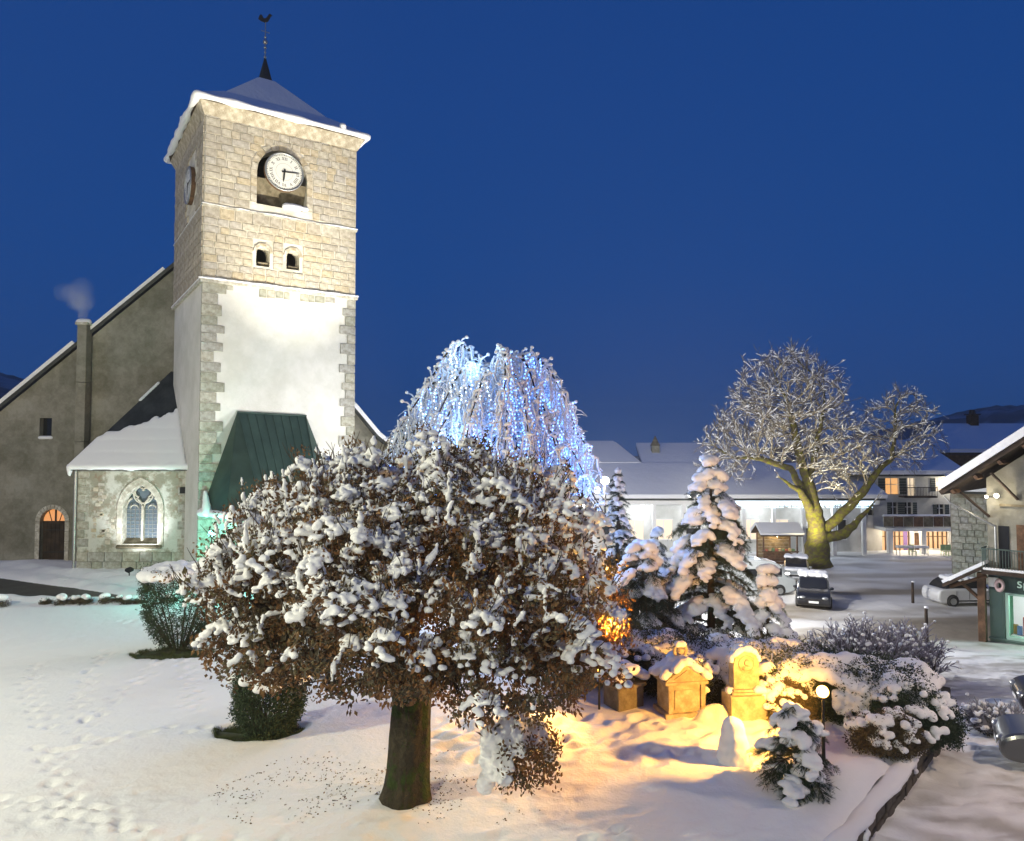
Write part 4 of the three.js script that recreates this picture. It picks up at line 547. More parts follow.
{ // clipped shrubs by the path and under the tree
  const column = (label, x, d, rx, h, seed, cap) => bush('clipped_shrub', label, 'shrub', [x, lawnY(x, d) + 0.05, -d], r => { const a = r() * 6.28, y = h * Math.pow(r(), 0.8), t = y / h, q = rx * (0.55 + 0.45 * ss(0, 0.45, t)) * (0.82 + 0.2 * r()) * (1 + 0.15 * N3(Math.cos(a) * 2, y * 2, Math.sin(a) * 2)); return V(q * Math.cos(a), y, q * Math.sin(a) * 0.85); }, 2600, r => { const b = []; for (let i = 0; i < 260 * cap; i++) { const a = r() * 6.28, q = rx * 1.05 * Math.sqrt(r()); b.push([q * Math.cos(a), h - 0.05 + 0.12 * r() - 0.22 * (q / rx) ** 2, q * 0.85 * Math.sin(a), 0.26, 0.24]); } return b; }, { seed, stems: 30 });
  column('clipped dark evergreen shrub with thick snow cap beside bare grass, near chapel', -11.85, 25.9, 1.25, 2.75, 61, 1);
  column('dark evergreen shrub above bare grass under the tree left branches', -6.05, 18.2, 0.85, 1.7, 62, 0.25);
  // grass where the shrubs keep the snow off
  const r = rng(66); const blade = new THREE.BufferGeometry(); blade.setAttribute('position', new THREE.Float32BufferAttribute([-0.006, 0, 0, 0.006, 0, 0, 0.012, 0.09, 0.02, 0.03, 0, 0.01, 0.042, 0, 0.012, 0.02, 0.07, -0.02, -0.03, 0, 0.02, -0.02, 0, 0.024, -0.04, 0.08, 0.03], 3)); blade.computeVertexNormals();
  patches.forEach(([px, pd, a, b], i) => { const m = [], c = []; for (let k = 0; k < 5200; k++) { const t = r() * 6.28, q = Math.sqrt(r()) * 1.06, x = px + a * q * Math.cos(t), d = pd + b * q * Math.sin(t); m.push(M4(x, lawnY(x, d) - 0.01, -d, (r() - 0.5) * 0.7, r() * 6.3, (r() - 0.5) * 0.7, 0.7 + 0.7 * r())); const f = 0.7 + 0.6 * r(); c.push(lin(0.055 * f, 0.075 * f, 0.02 * f)); } const s = scatter(i ? 'grass_001' : 'grass', blade, M.evergreen, m, scene, c); s.userData = { kind: 'stuff', label: i ? 'bare green grass patch under the tree left branches' : 'bare green grass patch beside clipped shrub near chapel', category: 'grass' };
    const g = new THREE.CircleGeometry(1, 40).rotateX(-Math.PI / 2); const p = g.attributes.position; for (let k = 0; k < p.count; k++) { const x = px + p.getX(k) * a * 1.02, d = pd - p.getZ(k) * b * 1.02; p.setXYZ(k, x, lawnY(x, d) + 0.006 - (k ? 0.02 : 0), -d); } g.computeVertexNormals(); struct('soil_patch', boxUV(g), std({ color: lin(0.045, 0.05, 0.022), map: mottle(121 + i, [0.6, 0.65, 0.6], [1, 1, 1], 0.9), roughness: 1 })); });
  // little plants poking out along the drive
  const pl = [[-23.0, 32.5, 0.42], [-21.3, 33.2, 0.2], [-20.5, 33.1, 0.34], [-20.0, 33.3, 0.26], [-19.5, 33.2, 0.3], [-18.6, 33.3, 0.3], [-18.1, 33.5, 0.2], [-17.6, 33.3, 0.28], [-17.1, 33.4, 0.24], [-15.9, 33.6, 0.34], [-15.0, 33.7, 0.24]];
  const words = ['largest snowy plant tuft at the left end of bed by the driveway', 'second plant tuft from the left in bed by the driveway', 'third plant tuft from the left in bed by the driveway', 'fourth plant tuft from the left in bed by the driveway', 'fifth plant tuft from the left in bed by the driveway', 'sixth plant tuft from the left in bed by the driveway', 'seventh plant tuft from the left in bed by the driveway', 'fourth plant tuft from the right in bed by the driveway', 'third plant tuft from the right in bed by the driveway', 'second plant tuft from the right in bed by the driveway', 'plant tuft nearest the clipped shrub in bed by the driveway'];
  pl.forEach(([x, d, s], i) => bush('plant_tuft', words[i], 'plant', [x, lawnY(x, d), -d], q => { const a = q() * 6.28, e = Math.sqrt(q()); return V(s * e * Math.cos(a), s * 0.9 * q() * (1 - 0.5 * e), s * e * Math.sin(a)); }, 90, q => [0, 1, 2, 3, 4].map(() => [s * (q() - 0.5), s * (0.85 + 0.2 * q()), s * (q() - 0.5), 0.17 * (s / 0.3)]), { seed: 200 + i, ls: 1.0, green: [0.07, 0.055, 0.025], group: 'plants in the bed by the driveway' }));
}
{ // the long hedge behind the monuments, thick with snow
  const pth = [[1.6, 23.0], [3.6, 22.2], [5.8, 21.3], [8.0, 20.2], [9.6, 19.2], [10.6, 18.4]], c = new THREE.CatmullRomCurve3(pth.map(p => V(p[0], 0, -p[1])));
  const hw = t => 0.7 + 0.4 * ss(0.25, 0.6, t), H = t => 1.2 - 0.22 * ss(0.5, 1, t), at = (t, s) => { const p = c.getPoint(t), g = c.getTangent(t); return V(p.x - g.z * s, lawnY(p.x, -p.z), p.z + g.x * s); };   // s>0 towards the camera
  const B = bush('hedge', 'long dark hedge buried under thick snow behind the monuments', 'hedge', [0, 0, 0], r => { const t = r(), top = r() < 0.3, s = top ? (r() * 2 - 1) * hw(t) : (r() < 0.7 ? 1 : -1) * hw(t) * (0.8 + 0.34 * r()), y = top ? H(t) + 0.05 + 0.3 * r() : H(t) * r(); const p = at(t, s); return V(p.x, p.y + y, p.z); }, 7600, r => { const b = []; for (let i = 0; i < 2600; i++) { const t = r(), s = (r() * 2 - 1), p = at(t, s * hw(t) * 1.05); if (N3(p.x * 1.7, 7, p.z * 1.7) < -0.34 && s > 0.1) continue; b.push([p.x, p.y + H(t) + 0.12 - 0.25 * s * s * s * s + 0.24 * N3(p.x * 1.1, 2, p.z * 1.1) + 0.16 * N3(p.x * 3, 1, p.z * 3), p.z, 0.17 + 0.12 * r(), 0.15 + 0.1 * r()]); } for (let i = 0; i < 190; i++) { const t = r(), p = at(t, hw(t) * 1.08), y = H(t) * (0.25 + 0.75 * r()), k = N3(p.x * 1.6, 5, 3); if (k < -0.1) continue; for (let j = 0; j < 4; j++) b.push([p.x + (r() - 0.5) * 0.2, p.y + y - 0.09 * j, p.z + (r() - 0.5) * 0.1, 0.17 - 0.015 * j]); } return b; }, { seed: 70, ls: 1.1, cell: 0.045, rough: 0.6, green: [0.022, 0.036, 0.016] });
  const core = []; for (let i = 0; i < 12; i++) { const t = (i + 0.5) / 12, p = at(t, 0), g = c.getTangent(t); core.push(bx(1.05, H(t) - 0.1, hw(t) * 1.5, p.x, p.y + H(t) / 2, p.z, 0, Math.atan2(-g.z, g.x), 0)); } part('dark_core', merge(core), M.dark, B);  // solid near-black blocks fill the hedge behind its leaves
}
// sprawling bushes near the floodlight
{
  const blob = (label, x, d, rx, h, seed, green, nl, sn, o = {}) => bush('shrub', label, 'shrub', [x, lawnMix(x, d), -d], r => { const a = r() * 6.28, e = Math.acos(1 - r()), q = (0.72 + 0.35 * r()) * (1 + 0.28 * N3(Math.cos(a) * 1.8 + seed, e * 1.8, Math.sin(a) * 1.8)); return V(rx * q * Math.sin(e) * Math.cos(a), h * q * Math.cos(e) + 0.05, rx * (o.dz || 0.8) * q * Math.sin(e) * Math.sin(a)); }, nl, r => { const b = []; for (let i = 0; i < sn; i++) { const a = r() * 6.28, e = Math.acos(1 - 0.8 * r()), x1 = rx * Math.sin(e) * Math.cos(a), y1 = h * Math.cos(e) + 0.08, z1 = rx * (o.dz || 0.8) * Math.sin(e) * Math.sin(a); const m = 2 + Math.floor(r() * 4); for (let k = 0; k < m; k++) b.push([x1 + (r() - 0.5) * 0.3, y1 + (r() - 0.5) * 0.14, z1 + (r() - 0.5) * 0.3, 0.08 + 0.085 * r()]); } return b; }, { seed, stems: 26, green, cell: 0.04, ...o });
  blob('large dark evergreen bush with snow clumps at hedge right end above wall', 9.75, 17.9, 1.05, 1.2, 81, [0.022, 0.042, 0.022], 4200, 66);
  blob('yellow-lit leafy bush around the garden floodlight right of monuments', 7.3, 19.3, 0.85, 0.9, 82, [0.09, 0.07, 0.03], 1900, 46);
  blob('snowy brown-leaved bush between wall and floodlight bush', 8.7, 16.95, 0.75, 0.7, 83, [0.08, 0.06, 0.03], 1900, 36);
  blob('leafy bush at the right side of tall memorial stone', 6.85, 19.5, 0.55, 0.85, 84, [0.06, 0.06, 0.025], 700, 22);
  blob('dark leafy bush between the house-shaped tomb and tall memorial stone', 5.3, 20.4, 0.75, 1.0, 85, [0.025, 0.036, 0.018], 1100, 34);
  blob('dark leafy bush left of the house-shaped tomb', 3.55, 20.9, 0.8, 1.15, 86, [0.018, 0.028, 0.015], 1300, 44);
  blob('small leafy bush at the tree right, hedge left end', 2.2, 21.4, 0.8, 1.0, 87, [0.05, 0.045, 0.03], 900, 60);
}
// frosted bare shrubs beyond the hedge
function twiggy(label, x, d, rx, h, seed, n, col) {
  const r = rng(seed), T = thing('bare_shrub', label, 'shrub', [x, roadFull(x, d) - 0.1, -d]), A = new Tubes(), S = new Tubes(), sn = [];
  for (let i = 0; i < n; i++) { const a = r() * 6.28, q = Math.sqrt(r()) * rx, l = h * (0.6 + 0.5 * r()) * (1 - 0.35 * (q / rx) ** 2); const b = V(q * 0.45 * Math.cos(a), 0, q * 0.45 * Math.sin(a)), p = [b]; let dir = V(Math.cos(a) * q / rx * 0.7, 1, Math.sin(a) * q / rx * 0.7).normalize(); for (let k = 1; k <= 5; k++) { dir.add(rnd3(r).multiplyScalar(0.4)).normalize(); p.push(p[k - 1].clone().addScaledVector(dir, l / 5)); } A.add(p, [0.022, 0.02, 0.017, 0.014, 0.011, 0.007], 4); for (let k = 2; k <= 5; k++) for (let j = 0; j < 3; j++) { const e = p[k].clone().addScaledVector(dir.clone().add(rnd3(r).multiplyScalar(1.6)).normalize(), 0.16 + 0.3 * r()); S.add([p[k], p[k].clone().lerp(e, 0.5).add(V(0, 0.02, 0)), e], [0.014, 0.02, 0.01], 3); if (r() < 0.16) sn.push([e.x, e.y, e.z, 0.075 + 0.035 * r()]); } }
  part('stems', A.geo(), M.branch, T); part('frosted_twigs', S.geo(), std({ color: lin(...col), roughness: 0.95 }), T, { kind: 'stuff' }); part('snow', lumps(sn, 0.045), M.snowPlain, T, { kind: 'stuff' }); return T;
}
twiggy('wide frosted bare shrub beyond the hedge, in front of parked cars', 13.2, 27.5, 2.6, 2.0, 131, 260, [0.22, 0.21, 0.26]);
twiggy('frosted bare shrub right of the wide one, by the snow stakes', 15.3, 28.4, 1.7, 2.1, 132, 130, [0.20, 0.19, 0.25]);
twiggy('low frosted brownish shrub just left of the wide bare shrub', 10.6, 26.3, 1.5, 1.0, 133, 110, [0.22, 0.18, 0.18]);
twiggy('dim frosted shrub on the bank right of hedge, near dark grey car', 13.6, 20.6, 0.85, 0.8, 134, 70, [0.25, 0.25, 0.28]);

// weeping tree hung with blue lights
{
  const r = rng(404), x0 = -1.0, d0 = 30, T = thing('weeping_tree', 'weeping tree hung with blue fairy lights behind the brown-leaved tree', 'tree', [x0, lawnMix(x0, d0) - 0.05, -d0]);
  const W = new Tubes(), S = new Tubes(), F = new Tubes(), blobs = [], leds = [[], []];
  W.add([V(0, -0.3, 0), V(0.1, 2, 0), V(-0.1, 5, 0.1), V(0.1, 8, 0), V(0.2, 10, 0)], [0.45, 0.36, 0.3, 0.2, 0.1], 10);
  const strand = (p, len, led, thick) => { const pts = [p.clone()], rad = [thick]; let q = p.clone(), dx = (r() - 0.5) * 0.5, dz = (r() - 0.5) * 0.5; const n = Math.max(4, Math.round(len / 0.3)); for (let i = 1; i <= n; i++) { q = q.clone().add(V(dx * 0.16 + (r() - 0.5) * 0.24, -len / n, dz * 0.16 + (r() - 0.5) * 0.24)); dx *= 0.8; dz *= 0.8; pts.push(q); rad.push(thick * (0.55 + 0.75 * r()) * (1 - 0.5 * i / n)); if (r() < 0.8) { const e = q.clone().add(V((r() - 0.5) * 1.0, 0.1 - 0.5 * r(), (r() - 0.5) * 1.0)); F.add([q, q.clone().lerp(e, 0.5).add(V(0, 0.06, 0)), e], [0.022, 0.026, 0.012], 3); } } S.add(pts, rad, 4); if (led >= 0) { for (let i = 0; i < pts.length - 1; i++) for (const t of [0, 0.5]) { const e = pts[i].clone().lerp(pts[i + 1], t); leds[led].push(M4(e.x + 0.06 * (r() - 0.5), e.y, e.z + 0.07 + 0.05 * r(), 0, 0, 0, 0.6 + 0.7 * r())); } } };
  const nb = 64; for (let b = 0; b < nb; b++) {
    const a = b * 2.39996 + 0.3 * r(), lv = b / nb, reach = (3.0 + 1.5 * Math.pow(lv, 0.6)) * (0.8 + 0.3 * r()), y0 = 9.5 - 3.0 * lv, rise = (1.55 - 0.8 * lv) * (0.85 + 0.3 * r()), pts = [], rad = []; const n = 14;
    for (let i = 0; i <= n; i++) { const s = i / n; pts.push(V(reach * s * Math.cos(a + 0.3 * s) + 0.1, y0 + rise * Math.sin(Math.PI * Math.min(1, s * 0.95)) * 1.1 - 2.0 * lv * s * s - 0.9 * s * s, reach * s * Math.sin(a + 0.3 * s))); rad.push(lerp(0.085, 0.02, s)); }
    W.add(pts, rad, 5);
    for (let i = 3; i <= n; i++) { const p = pts[i]; for (let k = 0; k < 3; k++) blobs.push([p.x + (r() - 0.5) * 0.3, p.y + 0.05 + (r() - 0.5) * 0.1, p.z + (r() - 0.5) * 0.3, 0.1 + 0.08 * r(), 0.1]); const m = i > 4 ? 5 : 3; for (let k = 0; k < m; k++) { const left = p.x < -1.2; let len = (1.0 + 3.6 * r()) * (0.6 + 0.5 * lv); len = Math.min(len, p.y - (left ? 5.2 : 5.4)); if (len < 0.5) continue; const sx = (r() - 0.5) * 0.5; strand(p.clone().add(V(sx, 0, (r() - 0.5) * 0.5)), len, p.z > -1.5 && r() < 0.24 ? (p.x > 0.6 ? 0 : r() < 0.5 ? 1 : 0) : -1, 0.045); } if (r() < 0.5) { const e = p.clone().add(V((r() - 0.5) * 0.9, 0.1 + 0.35 * r(), (r() - 0.5) * 0.9)); F.add([p, p.clone().lerp(e, 0.5).add(V(0, 0.1, 0)), e], [0.03, 0.04, 0.02], 4); blobs.push([e.x, e.y, e.z, 0.12]); } }
  }
  part('limbs', W.geo(), M.branch, T); M.frost = std({ color: lin(0.72, 0.74, 0.78), roughness: 0.9 }); part('snowy_strands', S.geo(), M.frost, T, { kind: 'stuff' }); part('snowy_twigs', F.geo(), M.frost, T, { kind: 'stuff' }); part('snow', lumps(blobs, 0.05, { rough: 0.5, freq: 6 }), M.snowPlain, T, { kind: 'stuff' });
  const bulb = new THREE.IcosahedronGeometry(0.022, 1); M.ledBlue = glow(0.12, 0.32, 1.0, 9); M.ledWhite = glow(0.55, 0.75, 1.0, 7);
  leds.forEach((l, i) => scatter('fairy_light_bulbs', bulb, i ? M.ledWhite : M.ledBlue, l, T));
  T.scale.setScalar(1.05);
  for (let k = 0; k < 16; k++) { const a = -0.4 + 4.1 * r(), lv = k / 15, q = (1.6 + 2.4 * lv) * (0.9 + 0.2 * r()), x = q * Math.cos(a), y = 10.3 - 5.2 * lv, z = q * Math.sin(a), right = x > -0.4; const p = new THREE.PointLight(right ? lin(0.15, 0.36, 1) : lin(0.32, 0.58, 1), (right ? 21 : 7) * LED_K, 0, 2); p.position.set(x0 + x, y, -d0 + z); p.castShadow = true; p.shadow.radius = 40; scene.add(p); }
}

// old linden on the square
{
  const r = rng(505), x0 = 24.8, d0 = 59, T = thing('linden_tree', 'huge old bare tree with mossy trunk and frosted twigs on the square', 'tree', [x0, roadFull(x0, d0) - 0.1, -d0]);
  const pts = []; const lobe = (cx, cy, cz, rx, ry, rz, n) => { for (let i = 0; i < n;) { const p = rnd3(r).multiplyScalar(2); if (p.lengthSq() > 1 || p.lengthSq() < 0.1 * r()) continue; if (fbm(p.x * 2 + cx, p.y * 2, p.z * 2) < -0.16) continue; pts.push(V(cx + p.x * rx, cy + p.y * ry, cz + p.z * rz)); i++; } };
  lobe(-1.9, 13.2, 0, 4.6, 4.7, 4.4, 620); lobe(-4.8, 11.2, 0.5, 3.6, 2.9, 3.6, 300); lobe(1.2, 9.2, 0.5, 2.9, 3.4, 3.0, 190); lobe(6.9, 11.2, 0, 2.9, 3.4, 2.8, 240); lobe(-7.2, 9.4, 0.5, 2.3, 2.7, 2.4, 190); lobe(3.6, 8.4, 0.5, 1.8, 1.5, 1.8, 80);
  const S = [{ p: V(0, -0.3, 0), par: -1 }], L = (from, list) => { let par = from; for (const p of list) { const a = S[par].p, d = a.distanceTo(V(...p)), n = Math.max(1, Math.round(d / 0.5)); for (let i = 1; i <= n; i++) { const q = a.clone().lerp(V(...p), i / n); S.push({ p: q.add(rnd3(r).multiplyScalar(i < n ? 0.12 : 0)), par }); par = S.length - 1; } } return par; };
  const t1 = L(0, [[0.1, 2.6, 0]]), t2 = L(t1, [[-0.4, 5.6, 0.1], [-1.0, 8.2, 0], [-1.7, 11.0, 0.1]]); L(t2, [[-2.2, 13, 0.4]]); L(t1, [[1.6, 4.0, 0.4], [3.6, 6.0, 0.4], [5.4, 8.2, 0.2], [7.4, 9.6, 0]]); L(t1 + 4, [[-2.2, 8.0, 0.5], [-4.6, 8.8, 0.5], [-6.6, 8.9, 0.4]]); L(t1 + 2, [[-1.6, 6.2, 0.9], [-3.6, 7.4, 1.2]]); L(t1 - 1, [[2.0, 2.8, 0.8], [3.6, 4.4, 0.8], [4.6, 5.6, 0.8]]); const s2 = S.findIndex(s => s.p.distanceTo(V(6.4, 9, 0)) < 0.6); if (s2 > 0) L(s2, [[6.6, 11, 0], [6.7, 13, 0]]); L(t1 + 8, [[0.4, 10, -0.6], [1.0, 13, -0.5]]);
  const fixed = S.length, nodes = thicken(colonize(S, pts, 0.42, 3.0, 0.55, 70, 1.1), 0.024, 2.35);
  const k0 = 0.95 / nodes[2].r; for (const n of nodes) if (n.r > 0.05) n.r *= lerp(1, k0, ss(0.05, 0.5, n.r)); const reachOf = new Array(fixed).fill(0); for (let i = fixed - 1; i > 0; i--) reachOf[S[i].par] = Math.max(reachOf[S[i].par], reachOf[i] + 1); nodes.forEach((n, i) => { if (i < fixed) n.r = Math.max(n.r, Math.min(0.11 + 0.3 * ss(12, 3, n.p.y), 0.03 + 0.045 * reachOf[i])); if (i <= 5) n.r = 0.86 + 0.08 * Math.sin(i * 2.1) + 0.4 * Math.exp(-n.p.y * 1.1); });
  part('trunk', limbTubes(nodes, 0, n => n.r > 0.10, q => (q > 0.3 ? 12 : 8)).geo(), M.mossBark, T); part('branches', limbTubes(nodes, 0, n => n.r <= 0.10).geo(), M.paleTwig, T);
  const Sn = new Tubes(), Tw = new Tubes(); let s = 0;
  for (let i = 1; i < nodes.length; i++) { const n = nodes[i], p = nodes[n.par].p; const dir = n.p.clone().sub(p), hz = Math.hypot(dir.x, dir.z) / dir.length(); if (hz > 0.35 && r() < 0.45) { const o = Math.min(n.r, 0.45) * 0.85, w = 0.5 * Math.min(0.2, 0.035 + n.r * 0.7); Sn.add([p.clone().add(V(0, o + 0.01, 0)), p.clone().lerp(n.p, 0.5).add(V(0, o + 0.025, 0)), n.p.clone().add(V(0, o + 0.01, 0))], [w, w * (1 + 0.6 * r()), w], 4); }
    if (n.r < 0.07) { const bd = dir.clone().normalize(); for (let k = 0; k < 2; k++) { const d1 = bd.clone().add(rnd3(r).multiplyScalar(1.5)).add(V(0, 0.22, 0)).normalize(), l1 = 0.55 + 0.75 * r(), b1 = p.clone().lerp(n.p, r()), e1 = b1.clone().addScaledVector(d1, l1); const put = (a, b, w) => { (r() < 0.9 ? Tw : Sn).add([a, b], [w, w * 0.55], 3); if (Math.hypot(b.x - a.x, b.z - a.z) > 0.5 * a.distanceTo(b) && r() < 0.34) { const u = a.clone().lerp(b, 0.1 + 0.3 * r()).add(V(0, 0.02, 0)), v = a.clone().lerp(b, 0.6 + 0.4 * r()).add(V(0, 0.02, 0)); Sn.add([u, u.clone().lerp(v, 0.5).add(V(0, 0.025, 0)), v], [0.018, 0.03 + 0.015 * r(), 0.018], 4); } }; put(b1, e1, 0.022); for (let q = 0; q < 3; q++) { const b2 = b1.clone().lerp(e1, 0.25 + 0.7 * r()), d2 = d1.clone().add(rnd3(r).multiplyScalar(1.5)).add(V(0, 0.15, 0)).normalize(); put(b2, b2.clone().addScaledVector(d2, 0.25 + 0.35 * r()), 0.016); } } } }
  part('twigs', Tw.geo(), M.paleTwig, T, { kind: 'stuff' }); part('snow', Sn.geo(), M.snowPlain, T, { kind: 'stuff' });
}

// ------------------------------------------------------------------ monuments by the hedge
M.memorial = std({ color: lin(0.46, 0.40, 0.29), map: stoneMap, roughness: 0.9, bumpMap: Tgrain, bumpScale: 0.015 });
M.memorialDark = std({ color: lin(0.20, 0.18, 0.15), map: stoneMap, roughness: 0.9, bumpMap: Tgrain, bumpScale: 0.02 });
{
  const at = (x, d) => [x, lawnY(x, d) - 0.06, -d], r = rng(600);
  const A = thing('tomb', 'pale house-shaped stone tomb with pediment and round finial under snow', 'tomb', at(4.5, 19.5), 0.18);
  part('plinth', merge([rb(1.22, 0.16, 0.9, 0.02, 0, 0.08, 0)]), M.memorial, A); part('body', merge([rb(1.04, 0.72, 0.74, 0.02, 0, 0.52, 0)]), M.memorial, A);
  for (const s of [-1, 1]) part('pilaster', merge([rb(0.13, 0.72, 0.08, 0.015, s * 0.45, 0.52, 0.385)]), M.memorial, A);
  const pn = part('inscription_panel', merge([rb(0.66, 0.5, 0.03, 0.008, 0, 0.5, 0.378)]), M.memorial, A); part('cornice', merge([rb(1.2, 0.09, 0.86, 0.02, 0, 0.92, 0)]), M.memorial, A);
  part('pediment', boxUV(flat(poly([[-0.58, 0], [0.58, 0], [0, 0.4]], 0.78, 0.015).translate(0, 0.97, -0.39))), M.memorial, A); part('pediment_relief', boxUV(flat(poly([[-0.34, 0.07], [0.34, 0.07], [0, 0.29]], 0.02, 0.008).translate(0, 0.97, 0.405))), M.memorial, A);
  const fin = part('finial', merge([cyl(0.07, 0.05, 0.22, 0, 1.44, 0, 10), ball(0.11, 0, 1.66, 0), flat(new THREE.TorusGeometry(0.17, 0.045, 8, 22), M4(0, 1.66, 0))]), M.memorial, A);
  const b = []; for (let i = 0; i < 150; i++) { const u = (r() - 0.5) * 1.3, z = (r() - 0.5) * 0.86; b.push([u, 1.45 - Math.abs(u) * 0.68 + 0.03, z, 0.15]); } for (let i = 0; i < 12; i++) b.push([(r() - 0.5) * 0.2, 1.82, (r() - 0.5) * 0.08, 0.11]); for (let i = 0; i < 30; i++) b.push([(r() - 0.5) * 0.4, 1.42, (r() - 0.5) * 0.4, 0.13]); part('snow', lumps(b, 0.035), M.snow, A);
  const B = thing('memorial_stone', 'tall yellow-lit memorial stele with rounded head and portrait medallion', 'memorial', at(6.1, 19.2), 0.1);
  part('base', merge([rb(0.98, 0.62, 0.66, 0.02, 0, 0.31, 0)]), M.memorial, B); part('step', merge([rb(0.86, 0.07, 0.56, 0.015, 0, 0.66, 0)]), M.memorial, B); part('step', merge([rb(0.78, 0.07, 0.5, 0.015, 0, 0.73, 0)]), M.memorial, B);
  const sh = [[-0.33, 0], [0.33, 0], [0.33, 0.62]]; for (let i = 0; i <= 14; i++) { const a = i / 14 * Math.PI; sh.push([0.33 * Math.cos(a), 0.62 + 0.33 * Math.sin(a)]); } sh.push([-0.33, 0.62]);
  part('stele', boxUV(flat(poly(sh, 0.32, 0.015).translate(0, 0.77, -0.16))), M.memorial, B); const md = part('medallion', merge([flat(new THREE.TorusGeometry(0.2, 0.025, 8, 26), M4(0, 1.4, 0.18)), flat(new THREE.CylinderGeometry(0.19, 0.19, 0.02, 24).rotateX(Math.PI / 2), M4(0, 1.4, 0.175))]), M.memorial, B); part('portrait_bust', merge([ball(0.07, 0, 1.44, 0.2, 12, 10, 1, 1.2, 0.6), ball(0.12, 0, 1.3, 0.19, 12, 8, 1, 0.55, 0.4)]), M.memorial, md);
  const c = []; for (let i = 0; i < 60; i++) { const a = Math.PI * r(); c.push([0.36 * Math.cos(a), 1.4 + 0.36 * Math.sin(a) + 0.02, (r() - 0.5) * 0.34, 0.12 * (0.6 + 0.4 * Math.sin(a))]); } for (let i = 0; i < 26; i++) { c.push([0.22 + 0.2 * r(), 0.70 + 0.06 * r(), 0.1 + 0.2 * r(), 0.12]); c.push([-0.3 - 0.15 * r(), 0.68, 0.1 * r(), 0.12]); } part('snow', lumps(c, 0.033), M.snow, B);
  const C = thing('tomb', 'low dark tomb under rounded snow cap, half behind the brown-leaved tree', 'tomb', at(3.05, 20.0), 0.5);
  part('body', merge([rb(0.86, 0.62, 0.7, 0.03, 0, 0.31, 0)]), M.memorialDark, C); part('lid', merge([rb(0.98, 0.1, 0.82, 0.03, 0, 0.66, 0)]), M.memorialDark, C); const e = []; for (let i = 0; i < 70; i++) { const u = (r() - 0.5), v = (r() - 0.5); e.push([u * 0.95, 0.76 + 0.3 * (1 - 3 * u * u), v * 0.75, 0.2]); } part('snow', lumps(e, 0.04), M.snow, C);
  const P = thing('garden_post', 'short post buried in a tall cone of snow by front conifer bush', 'post', at(5.0, 16.5)); part('post', merge([cyl(0.06, 0.05, 0.8, 0, 0.4, 0, 8)]), M.darkWood, P); const f = []; for (let i = 0; i < 60; i++) { const t = i / 60; f.push([0.07 * Math.sin(i * 1.7), 0.92 * t, 0.07 * Math.cos(i * 1.3), 0.38 - 0.2 * t + 0.05 * Math.sin(i * 2.3)]); } part('snow', lumps(f, 0.04, { rough: 0.5, freq: 3 }), M.snow, P);
}

